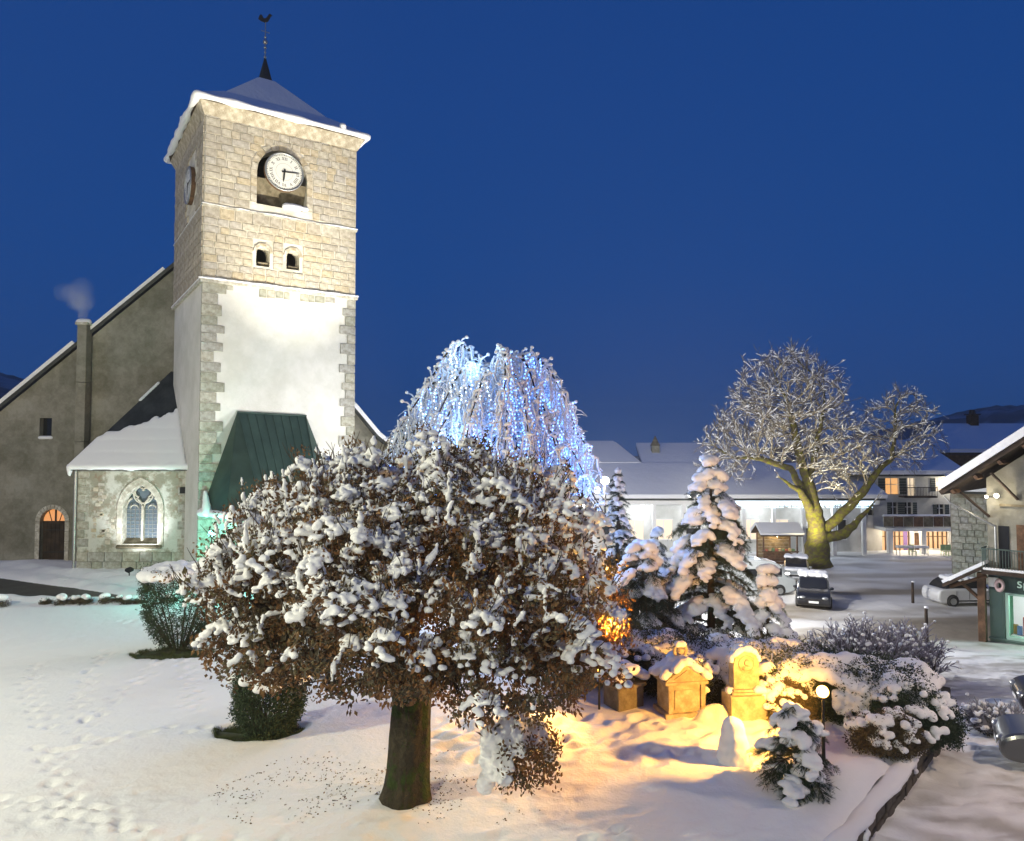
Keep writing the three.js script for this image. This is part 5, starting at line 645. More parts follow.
// ------------------------------------------------------------------ buildings on the square
const snowSlab = (pts, th, parent, name = 'roof_snow') => part(name, slab(pts.map(p => p.clone().add(V(0, 0.02, 0))), th), M.snow, parent);
{ // long market hall
  const Hl = thing('market_hall', 'long low hall with snowy roof and brightly lit front across the square', 'building', [0, 0, -65]);
  part('wall', merge([b0(1, 33, -3, 2.2, -8, -2.6)]), M.whiteWall, Hl);
  for (let i = 0; i < 12; i++) { const x = 2 + i * 2.7; part('pillar', merge([b0(x - 0.16, x + 0.16, -3, 2.2, -0.4, -0.08)]), M.whitePaint, Hl); }
  for (let i = 0; i < 11; i++) { const x = 3.35 + i * 2.7, k = i % 4; if (k === 1) part('door', merge([b0(x - 0.55, x + 0.55, -2.6, -0.3, -2.6, -2.5)]), M.dark, Hl); else { const w = part('window', merge([b0(x - 0.8, x + 0.8, -1.3, 0.5, -2.6, -2.54)]), k === 2 ? M.darkGlass : M.glowCream, Hl); part('window_frame', merge([b0(x - 0.86, x + 0.86, 0.5, 0.58, -2.6, -2.46), b0(x - 0.86, x + 0.86, -1.38, -1.3, -2.6, -2.46), b0(x - 0.03, x + 0.03, -1.3, 0.5, -2.54, -2.48)]), M.whitePaint, w); } }
  part('fascia', merge([b0(1, 33, 2.1, 2.5, -0.05, 0.12)]), M.whitePaint, Hl);
  part('roof', slab([V(0.6, 2.5, 0.4), V(33.4, 2.5, 0.4), V(33.4, 5.2, -6.5), V(0.6, 5.2, -6.5)], 0.15), M.slate, Hl); snowSlab([V(0.5, 2.66, 0.5), V(33.5, 2.66, 0.5), V(33.5, 5.36, -6.6), V(0.5, 5.36, -6.6)], 0.38, Hl);
  const lamps = []; for (let i = 0; i < 5; i++) { const x = 6.5 + i * 5.4; part('eaves_lamp', merge([cyl(0.12, 0.16, 0.14, x, 1.95, -0.9, 12)]), glow(0.9, 0.95, 1, 8), Hl); const l = new THREE.PointLight(lin(0.85, 0.93, 1), 15, 0, 2); l.position.set(x, 1.7, -65.9); l.castShadow = true; l.shadow.radius = 6; scene.add(l); }
  const ic = []; const r = rng(650); for (let i = 0; i < 420; i++) { const x = 20 + 12.5 * i / 420, n = 1 + Math.floor(r() * 4); for (let k = 0; k < n; k++) ic.push(M4(x, 2.35 - 0.16 * k, 0.2, 0, 0, 0, 0.8 + 0.4 * r())); } scatter('icicle_light_bulbs', new THREE.IcosahedronGeometry(0.03, 1), glow(0.6, 0.82, 1, 5), ic, Hl);
  const up = (label, x0, x1, ye, yr, z) => { const U = thing('upper_house', label, 'building', [0, 0, -72 + z]); part('wall', merge([b0(x0 + 0.5, x1 - 0.5, 1.0, ye + 0.1, -9, -0.6)]), M.darkWood, U); part('roof', slab([V(x0, ye, 0.3), V(x1, ye, 0.3), V(x1 - 1.8, yr, -5), V(x0 + 0.3, yr, -5)], 0.15), M.slate, U); part('roof', slab([V(x1, ye, 0.3), V(x1, ye, -9), V(x1 - 1.8, yr, -5)], 0.14), M.slate, U); snowSlab([V(x0, ye + 0.15, 0.4), V(x1 + 0.1, ye + 0.15, 0.4), V(x1 - 1.8, yr + 0.15, -5), V(x0 + 0.3, yr + 0.15, -5)], 0.35, U); snowSlab([V(x1 + 0.1, ye + 0.15, 0.4), V(x1 + 0.1, ye + 0.15, -9), V(x1 - 1.8, yr + 0.15, -5)], 0.34, U); return U; };
  up('snow-roofed house behind hall left part, right of lit weeping tree', 4.5, 12.6, 5.3, 7.5, 0); const U2 = up('snow-roofed house behind the hall middle, with pointed chimney', 13.2, 27, 5.2, 7.3, -1.5);
  const ck = thing('chimney', 'small pointed chimney on the snowy roof behind the hall', 'chimney', [15.1, 6.1, -76]); part('stack', merge([rb(0.8, 1.4, 0.8, 0.03, 0, 0.7, 0)]), M.gablePlaster, ck); part('cowl', boxUV(flat(new THREE.ConeGeometry(0.62, 1.1, 4).rotateY(Math.PI / 4).translate(0, 1.9, 0))), M.board, ck);
}
{ // hotel
  const hx = px => (px - 512) * 0.09486, hy = py => 7 + (450 - py) * 0.09486;
  const B = thing('hotel', 'white three-storey hotel with dark shutters and brightly lit ground floor', 'hotel', [0, 0, -68.3]);
  const X0 = hx(852), X1 = hx(949), fw = new THREE.Shape([[X0, -3], [X1, -3], [X1, 4.9], [X0, 4.9]].map(p => new THREE.Vector2(...p)));
  const wins = [[884, 898, 478, 494, 1], [906.5, 914, 478, 496, 2], [934, 944, 478, 491, 3], [889, 896, 502, 514, 0], [903, 911, 502, 514, 0], [935, 943, 504, 514, 0], [862, 872, 505, 515, 0]], grd = [[880, 908, 530, 550], [923, 946, 531, 548]], door = [912, 920, 532, 552];
  const rect = (a, b, t, u) => { const h = new THREE.Path(); [[hx(a), hy(u)], [hx(b), hy(u)], [hx(b), hy(t)], [hx(a), hy(t)]].forEach((p, i) => (i ? h.lineTo(...p) : h.moveTo(...p))); h.closePath(); fw.holes.push(h); };
  wins.forEach(w => rect(...w)); grd.forEach(w => rect(...w)); rect(...door);
  part('wall', merge([new THREE.ExtrudeGeometry(fw, { depth: 0.4, bevelEnabled: false }).translate(0, 0, -0.4), b0(X0, X0 + 0.4, -3, 4.9, -10, -0.4), b0(X1 - 0.4, X1, -3, 4.9, -10, -0.4)]), M.whiteWall, B);
  const mats = [M.darkGlass, M.glowWarm, M.glowCream, M.glowCream];
  for (const [a, b, t, u, k] of wins) { const w = part(k ? 'lit_window' : 'window', boxUV(b0(hx(a), hx(b), hy(u), hy(t), -0.36, -0.3)), mats[k], B); part('window_frame', merge([bx(0.07, hy(t) - hy(u), 0.06, (hx(a) + hx(b)) / 2, (hy(t) + hy(u)) / 2, -0.26), bx(hx(b) - hx(a), 0.06, 0.06, (hx(a) + hx(b)) / 2, hy(lerp(t, u, 0.4)), -0.26)]), M.whitePaint, w); if (k !== 2 && a > 870) for (const s of [-1, 1]) { const wd = (hx(b) - hx(a)) * 0.5, cx = s < 0 ? hx(a) - wd / 2 : hx(b) + wd / 2; part('shutter', merge([0, 1, 2, 3, 4, 5].map(i => bx(wd, (hy(t) - hy(u)) / 6 - 0.02, 0.05, cx, hy(u) + (i + 0.5) * (hy(t) - hy(u)) / 6, 0.04, 0.12))), std({ color: lin(0.03, 0.045, 0.045), roughness: 0.7 }), B); } }
  // ground floor: lit rooms behind panes
  for (const [a, b, t, u] of grd) { part('lit_window', boxUV(b0(hx(a), hx(b), hy(u), hy(t), -0.37, -0.33)), M.glowWarm, B); const n = Math.round((b - a) / 5), fr = []; for (let i = 0; i <= n; i++) { const x = hx(lerp(a, b, i / n)); fr.push(b0(x - 0.05, x + 0.05, hy(u), hy(t), -0.32, -0.2)); } fr.push(b0(hx(a), hx(b), hy(lerp(t, u, 0.3)) - 0.03, hy(lerp(t, u, 0.3)) + 0.03, -0.31, -0.22)); part('window_frame', merge(fr), M.wood, B); }
  part('curtain', boxUV(b0(hx(886), hx(890), hy(550), hy(531), -0.19, -0.15)), std({ color: lin(0.22, 0.12, 0.35), roughness: 0.9 }), B); part('curtain', boxUV(b0(hx(902), hx(906), hy(550), hy(531), -0.19, -0.15)), std({ color: lin(0.20, 0.12, 0.3), roughness: 0.9 }), B);
  part('door', merge([0, 1, 2].map(i => b0(hx(912) + i * 0.25, hx(912) + i * 0.25 + 0.235, hy(552), hy(533), -0.3, -0.24))), M.wood, B);
  // terrace canopy with wooden balustrade above
  part('balcony_slab', merge([b0(hx(872), hx(947), -0.42, -0.12, 0.03, 2.2)]), M.whitePaint, B);
  for (let i = 0; i < 8; i++) part('balustrade_panel', merge([b0(lerp(hx(870), hx(947), i / 8) + 0.04, lerp(hx(870), hx(947), (i + 1) / 8) - 0.04, 0.0, 0.85, 2.12, 2.18)]), i % 2 ? M.wood : M.board, B); part('handrail', merge([b0(hx(870), hx(947), 0.87, 0.97, 2.06, 2.24)]), M.wood, B);
  { const s = []; for (let i = 0; i < 120; i++) { const x = lerp(hx(870), hx(947), i / 120); s.push([x, 1.0, 2.15, 0.16]); } part('rail_snow', lumps(s, 0.07), M.snow, B); }
  for (const px of [877, 909, 946]) part('column', merge([b0(hx(px) - 0.22, hx(px) + 0.22, -3, -0.42, 1.7, 2.1)]), M.whitePaint, B);
  for (const px of [886, 904, 922, 938]) { part('ceiling_lamp', merge([cyl(0.14, 0.14, 0.06, hx(px), -0.46, 1.2, 12)]), glow(1, 0.86, 0.64, 8), B); const l = new THREE.PointLight(lin(1, 0.84, 0.62), 7, 0, 2); l.position.set(hx(px), -0.6, -67.1); l.castShadow = true; l.shadow.radius = 6; scene.add(l); }
  // small upper balcony
  const bal = []; for (let i = 0; i <= 22; i++) { const x = lerp(hx(897), hx(930), i / 22); bal.push(bx(0.03, 0.8, 0.03, x, 3.1, 0.95)); } bal.push(b0(hx(897), hx(930), 3.48, 3.55, 0.92, 0.99)); part('balcony_floor', merge([b0(hx(897), hx(930), 2.55, 2.7, 0.03, 1.0)]), M.darkWood, B); part('railing', merge(bal), M.iron, B);
  // roof
  part('roof', slab([V(X0 - 1.6, 4.55, 1.2), V(X1 + 0.6, 4.55, 1.2), V(X1 + 0.6, 7.5, -6), V(X0 + 0.4, 7.5, -6)], 0.16), M.slate, B); snowSlab([V(X0 - 1.7, 4.71, 1.3), V(X1 + 0.7, 4.71, 1.3), V(X1 + 0.7, 7.66, -6.1), V(X0 + 0.4, 7.66, -6.1)], 0.4, B); part('gable_back', merge([b0(X0, X1, 4.8, 6.8, -10, -5)]), M.whiteWall, B);
  part('wall_lamp', merge([ball(0.13, hx(955) - 0.6, 4.1, 0.4)]), M.glowWhite, B); const l = new THREE.PointLight(lin(1, 0.9, 0.7), 18, 0, 2); l.position.set(hx(955) - 0.6, 4.1, -67.6); l.castShadow = true; scene.add(l);
  // terrace furniture
  const tb = (x, label) => { const T = thing('terrace_table', label, 'table', [x, -2.5, -65.2], 0, 'tables on the hotel terrace'); part('table_top', merge([rb(1.3, 0.06, 0.7, 0.02, 0, 0.74, 0)]), M.whitePaint, T); for (const [a, b] of [[-1, -1], [1, -1], [-1, 1], [1, 1]]) part('leg', merge([bx(0.05, 0.72, 0.05, a * 0.55, 0.36, b * 0.28)]), M.zinc, T); part('snow', merge([rb(1.3, 0.14, 0.7, 0.06, 0, 0.84, 0)]), M.snow, T); };
  tb(hx(884), 'snowy terrace table at the left of hotel front'); tb(hx(899), 'snowy terrace table before the lit hotel window'); tb(hx(938), 'snowy terrace table at the right of hotel front');
  const chr = (x, label) => { const T = thing('terrace_chair', label, 'chair', [x, -2.5, -65.0], 0, 'chairs on the hotel terrace'); const g = std({ color: lin(0.32, 0.45, 0.22), roughness: 0.6 }); part('seat', merge([rb(0.46, 0.05, 0.46, 0.02, 0, 0.45, 0)]), g, T); part('backrest', merge([rb(0.46, 0.5, 0.04, 0.015, 0, 0.75, -0.22, -0.1)]), g, T); for (const [a, b] of [[-1, -1], [1, -1], [-1, 1], [1, 1]]) part('leg', merge([bx(0.04, 0.45, 0.04, a * 0.2, 0.22, b * 0.2)]), g, T); };
  chr(hx(921), 'green terrace chair right of the hotel door, nearer the door'); chr(hx(926), 'green terrace chair farther right of the hotel door'); chr(hx(891), 'green terrace chair between the two left terrace tables');
}
{ // wooden chalet behind and stone house to the side
  const C = thing('chalet', 'brown wooden chalet with broad snowy roof above the white hotel', 'house', [0, 0, -82]); const hx = px => (px - 512) * 0.1139;
  part('stone_storey', merge([b0(hx(948), hx(1060), -3, 3.4, -9, 0)]), M.whiteWall, C); for (let i = 0; i < 9; i++) part('plank', merge([b0(hx(948), hx(1060), 3.4 + i * 0.34, 3.4 + i * 0.34 + 0.31, -9, 0.05 + 0.01 * (i % 2))]), M.wood, C);
  part('roof', slab([V(hx(940), 6.5, 1.8), V(hx(1070), 6.5, 1.8), V(hx(1070), 9.6, -5.5), V(hx(968), 9.6, -5.5)], 0.2), M.darkWood, C); snowSlab([V(hx(939), 6.7, 1.9), V(hx(1071), 6.7, 1.9), V(hx(1071), 9.8, -5.6), V(hx(968), 9.8, -5.6)], 0.45, C); part('roof', slab([V(hx(940), 6.5, 1.8), V(hx(968), 9.6, -5.5), V(hx(940), 6.5, -11)], 0.2), M.darkWood, C); snowSlab([V(hx(939), 6.7, 1.9), V(hx(968), 9.8, -5.6), V(hx(939), 6.7, -11)], 0.44, C);
  const k = thing('chimney', 'dark chimney with flared cowl on chalet ridge', 'chimney', [hx(1002), 9.9, -87.2]); part('stack', merge([rb(0.95, 1.3, 0.95, 0.03, 0, 0.65, 0)]), M.darkWood, k); part('cowl', merge([rb(1.25, 0.14, 1.25, 0.03, 0, 1.4, 0), cyl(0.4, 0.3, 0.5, 0, 1.7, 0, 10)]), M.iron, k);
  const S = thing('stone_house', 'plain stone house wall between hotel and green shop', 'house', [31.56, 0, -52], -31 * D2R); const sx = px => (px - 949) * 0.0722; part('wall', merge([b0(sx(949), sx(1010), -3.2, 3.9, -8, 0)]), std({ color: lin(0.33, 0.31, 0.27), map: M.chapelWall.map, roughness: 0.95, bumpMap: Tgrain, bumpScale: 0.04 }), S); const rr = rng(81); for (let y = -2.6; y < 3.7; y += 0.46) { let x = sx(949); while (x < sx(986)) { const w = 0.4 + 0.5 * rr(); part('stone', blockGeo(w - 0.04, 0.42, 0.12), M.quoins[Math.floor(rr() * 4)], S).position.set(x + w / 2, y, 0.02); x += w; } } part('roof', slab([V(sx(945), 3.9, 0.5), V(sx(1015), 3.9, 0.5), V(sx(1015), 4.7, -5), V(sx(945), 4.7, -5)], 0.15), M.slate, S); snowSlab([V(sx(945), 4.06, 0.55), V(sx(1015), 4.06, 0.55), V(sx(1015), 4.86, -5), V(sx(945), 4.86, -5)], 0.3, S);
}
{ // house with the green shop, right edge; its front is turned towards the square
  const TH = 45 * D2R, PX = 23.65, PZ = -36, B = thing('shop_house', 'grey house with snowy gable roof, balcony and green shop front', 'house', [PX, 0, PZ], -TH), wld = (u, y, n) => V(PX + u * Math.cos(TH) - n * Math.sin(TH), y, PZ + u * Math.sin(TH) + n * Math.cos(TH));
  M.houseWall = std({ color: lin(0.30, 0.29, 0.25), map: mottle(141, [0.75, 0.75, 0.73], [1, 1, 1], 0.25), roughness: 0.93, bumpMap: Tgrain, bumpScale: 0.015 });
  M.shopGreen = std({ color: lin(0.10, 0.17, 0.14), roughness: 0.45 }); M.shopDark = std({ color: lin(0.02, 0.05, 0.045), roughness: 0.4 }); M.shopPale = std({ color: lin(0.30, 0.46, 0.38), roughness: 0.5 });
  const Ww = 10; part('wall', boxUV(flat(poly([[0, 0.95], [Ww, 0.95], [Ww, 5.6], [5, 9.3], [0, 5.6]], 9).translate(0, 0, -9))), M.houseWall, B);
  part('side_wall', merge([b0(-0.02, 0.4, -2.9, 0.95, -9, -0.42)]), M.houseWall, B);
  part('shop_base', merge([b0(0, Ww, -3, -2.28, -0.4, 0.02), b0(-0.05, Ww, -2.28, -2.2, -0.4, 0.10), b0(-0.05, Ww, -2.62, -2.54, -0.4, 0.08)]), M.shopGreen, B);
  part('shop_panel', merge([b0(0, 0.62, -2.2, 0.12, -0.4, 0.0), b0(0.1, 0.54, -2.0, 0.0, 0.0, 0.03)]), M.shopGreen, B);
  part('fascia', merge([b0(0.55, Ww, 0.13, 0.93, -0.4, 0.06), b0(0.55, Ww, 0.06, 0.13, -0.4, 0.12), b0(0, 0.55, 0.12, 0.93, -0.4, 0.02)]), M.shopDark, B);
  const wx0 = 0.8, wx1 = 4.2, wf = part('window_frame', merge([b0(wx0 - 0.13, wx0, -2.15, 0.05, -0.2, 0.06), b0(wx1, wx1 + 0.15, -2.15, 0.05, -0.2, 0.06), b0(wx0, wx1, -0.07, 0.05, -0.2, 0.06), b0(wx0 - 0.1, wx1 + 0.1, -2.2, -2.05, -0.2, 0.09)]), M.shopPale, B);
  part('pane', boxUV(flat(new THREE.PlaneGeometry(wx1 - wx0, 2).translate((wx0 + wx1) / 2, -1.07, -0.06))), M.glass, wf);
  part('display_back_light', merge([b0(wx0, wx1, -2.05, -0.07, -1.05, -1.0)]), glow(0.85, 0.93, 0.9, 0.6), B); part('display_floor', merge([b0(wx0, wx1, -2.2, -2.05, -1.0, -0.2)]), M.whitePaint, B);
  { const r = rng(150), cc = [[0.5, 0.35, 0.06], [0.1, 0.2, 0.45], [0.5, 0.1, 0.08], [0.15, 0.35, 0.12], [0.7, 0.7, 0.7]]; for (let i = 0; i < 17; i++) { const w = 0.10 + 0.14 * r(), h = 0.2 + 0.75 * r(); part('display_goods', merge([rb(w, h, 0.14, 0.02, wx0 + 0.12 + i * 0.19, -2.05 + h / 2, -0.5 - 0.35 * r())]), std({ color: lin(...cc[i % 5]), roughness: 0.6 }), B); } const l = new THREE.PointLight(lin(0.8, 1, 0.92), 6, 0, 2); l.position.copy(wld(2, -0.3, -0.5)); l.castShadow = true; l.shadow.radius = 8; scene.add(l); }
  { const c = document.createElement('canvas'); c.width = 256; c.height = 128; const x = c.getContext('2d'); x.fillStyle = '#16332f'; x.fillRect(0, 0, 256, 128); x.fillStyle = '#b9d6cc'; x.font = 'bold 104px sans-serif'; x.textBaseline = 'middle'; x.fillText('Sp', 8, 68); const t = new THREE.CanvasTexture(c); t.colorSpace = THREE.SRGBColorSpace; const g = new THREE.PlaneGeometry(1.1, 0.55).translate(1.12 + 0.55, 0.52, 0.066); part('shop_sign', g, std({ map: t, roughness: 0.5 }), B); }
  part('meter_box', merge([rb(0.42, 0.46, 0.12, 0.02, 0.2, 0.5, 0.1)]), M.whitePaint, B);
  const fy = 0.98; part('balcony_floor', merge([b0(-0.1, Ww, fy, fy + 0.18, 0.03, 1.0)]), M.darkWood, B); part('balcony_snow', merge([rb(Ww, 0.14, 0.22, 0.06, Ww / 2 - 0.05, fy + 0.25, 0.86)]), M.snow, B);
  const rl = []; for (let i = 0; i < 84; i++) rl.push(bx(0.022, 1.0, 0.022, -0.06 + i * 0.12, fy + 0.7, 0.95)); for (let i = 0; i < 8; i++) rl.push(bx(0.022, 1.0, 0.022, -0.08, fy + 0.7, 0.05 + i * 0.12)); rl.push(b0(-0.1, Ww, fy + 1.2, fy + 1.26, 0.92, 0.99), b0(-0.1, -0.04, fy + 1.2, fy + 1.26, 0.03, 0.92)); part('railing', merge(rl), std({ color: lin(0.05, 0.08, 0.07), roughness: 0.5 }), B);
  part('shuttered_door', merge([b0(1.2, 2.1, fy + 0.2, fy + 2.4, 0.0, 0.04)]), M.wood, B); part('window', merge([b0(0.45, 0.9, fy + 0.2, fy + 2.3, 0.0, 0.03)]), M.darkGlass, B); part('wall_ledge', merge([b0(0.55, Ww, 4.25, 4.36, 0, 0.14)]), M.board, B);
  const N = 1.2, e = V(-1.7, 4.75, N), rg = V(5, 9.72, N), f = V(11.7, 4.75, N), dn = v => v.clone().setZ(-10); part('roof', slab([e, rg, dn(rg), dn(e)], 0.22), M.darkWood, B); part('roof', slab([rg, f, dn(f), dn(rg)], 0.22), M.darkWood, B);
  const up = (v, k = 0) => v.clone().add(V(0, 0.27, k)); snowSlab([up(e, 0.12), up(rg, 0.12), up(dn(rg)), up(dn(e))], 0.36, B); snowSlab([up(rg, 0.12), up(f, 0.12), up(dn(f)), up(dn(rg))], 0.36, B);
  for (let i = 0; i < 6; i++) { const p = e.clone().lerp(rg, 0.06 + i * 0.15); part('rafter', merge([bx(0.14, 0.2, N, p.x + 0.1, p.y - 0.13, N / 2, 0, 0, 0.64)]), M.wood, B); } for (let i = 0; i < 2; i++) part('bracket', merge([rod(V(0.1 + i * 1.2, 3.7 + i * 0.9, 0.05), V(-0.9 + i * 1.3, 4.9 + i * 1.0, 0.9), 0.07, 5)]), M.darkWood, B);
  part('gutter_pipe', merge([rod(V(-1.6, 4.7, N - 0.1), V(-1.4, 4.4, N - 0.15), 0.05), rod(V(-1.4, 4.4, N - 0.15), V(0.35, 3.25, 0.12), 0.05), rod(V(0.35, 3.25, 0.12), V(0.35, 1.2, 0.1), 0.05)]), M.zinc, B);
  const lp = wld(0.5, 4.75, 0.05), W = thing('wall_lamp', 'bright wall lamp under the grey house gable', 'lamp', [lp.x, lp.y, lp.z], -TH); part('bracket', merge([rod(V(0, -0.1, 0), V(0, 0, 0.35), 0.03)]), M.iron, W); part('lamp_globe', merge([ball(0.11, 0, 0.02, 0.4)]), glow(1, 0.9, 0.66, 14), W); part('lamp_globe', merge([ball(0.08, -0.42, -0.05, 0.4)]), glow(1, 0.9, 0.66, 8), W); part('arm', merge([rod(V(-0.42, -0.05, 0.3), V(0.1, -0.05, 0.3), 0.025)]), M.iron, W); const pl = new THREE.PointLight(lin(1, 0.86, 0.6), 6, 0, 2); pl.position.copy(wld(0.5, 4.72, 0.72)); pl.castShadow = true; pl.shadow.radius = 5; scene.add(pl);
  const L = thing('lean_to', 'small timber lean-to roof with snow and thick brown post beside shop', 'shelter', [PX, 0, PZ], -TH); const a = V(-1.75, 0.12, 1.1), b = V(0.05, 1.25, 0.9), bk = v => v.clone().setZ(-1.4); part('roof', slab([a, b, bk(b), bk(a)], 0.14), M.darkWood, L); snowSlab([a, b, bk(b), bk(a)].map(p => p.clone().add(V(0, 0.18, 0))), 0.15, L); part('post', merge([rb(0.34, 3.9, 0.34, 0.03, -0.25, -1.0, 0.3)]), M.wood, L); part('brace', merge([rod(V(-0.3, -0.4, 0.35), V(-1.1, 0.4, 0.5), 0.09, 6)]), M.wood, L); part('beam', merge([rod(V(-1.6, 0.1, 0.5), V(0, 0.8, 0.4), 0.1, 6)]), M.wood, L);
  const hp = wld(0.5, 0.4, 0.3), Hg = thing('hanging_ornament', 'pinkish ornament hanging by the green shop corner', 'ornament', [hp.x, hp.y, hp.z], -TH); part('ring', boxUV(flat(new THREE.TorusGeometry(0.17, 0.08, 8, 18), M4(0, 0, 0, 0, 0, 0, 0.9, 1.35, 1))), std({ color: lin(0.5, 0.36, 0.36), roughness: 0.9 }), Hg); part('cord', merge([cyl(0.01, 0.01, 0.5, 0, 0.45, 0, 5)]), M.dark, Hg);
}

{ // lit market stall in front of the hall
  const S = thing('market_stall', 'small wooden market stall with warm light in front of the hall', 'stall', [22.3, roadFull(22.3, 61) - 0.02, -61]);
  for (const [a, b] of [[-1.4, -0.8], [1.4, -0.8], [-1.4, 0.8], [1.4, 0.8]]) part('post', merge([bx(0.1, 2.5, 0.1, a, 1.25, b)]), M.wood, S);
  part('counter', merge([0, 1, 2, 3].map(i => bx(2.8, 0.22, 0.05, 0, 0.14 + i * 0.24, 0.82)).concat([bx(2.95, 0.06, 0.5, 0, 1.05, 0.8)])), M.wood, S); part('back_wall', merge([0, 1, 2, 3, 4, 5, 6, 7].map(i => bx(2.7, 0.28, 0.05, 0, 0.2 + i * 0.3, -0.8))), M.board, S);
  part('roof', slab([V(-1.75, 2.35, 1.25), V(1.75, 2.35, 1.25), V(1.75, 3.1, 0), V(-1.75, 3.1, 0)], 0.08), M.darkWood, S); part('roof', slab([V(-1.75, 3.1, 0), V(1.75, 3.1, 0), V(1.75, 2.35, -1.25), V(-1.75, 2.35, -1.25)], 0.08), M.darkWood, S);
  for (const z of [1, -1]) snowSlab([V(-1.8, 2.45, 1.3 * z), V(1.8, 2.45, 1.3 * z), V(1.8, 3.2, 0), V(-1.8, 3.2, 0)], 0.2, S);
  part('lamp_bulb', merge([ball(0.1, 0, 2.3, 0.1)]), glow(1, 0.7, 0.36, 9), S); const l = new THREE.PointLight(lin(1, 0.68, 0.34), 11, 0, 2); l.position.set(22.3, roadFull(22.3, 61) + 2.12, -60.9); l.castShadow = true; l.shadow.radius = 4; scene.add(l);
  const r = rng(911), cc = [[0.4, 0.12, 0.08], [0.5, 0.4, 0.2], [0.15, 0.25, 0.12]]; for (let i = 0; i < 9; i++) part('goods', merge([rb(0.2, 0.14 + 0.2 * r(), 0.2, 0.03, -1.15 + i * 0.28, 1.17, 0.75)]), std({ color: lin(...cc[i % 3]), roughness: 0.8 }), S);
}

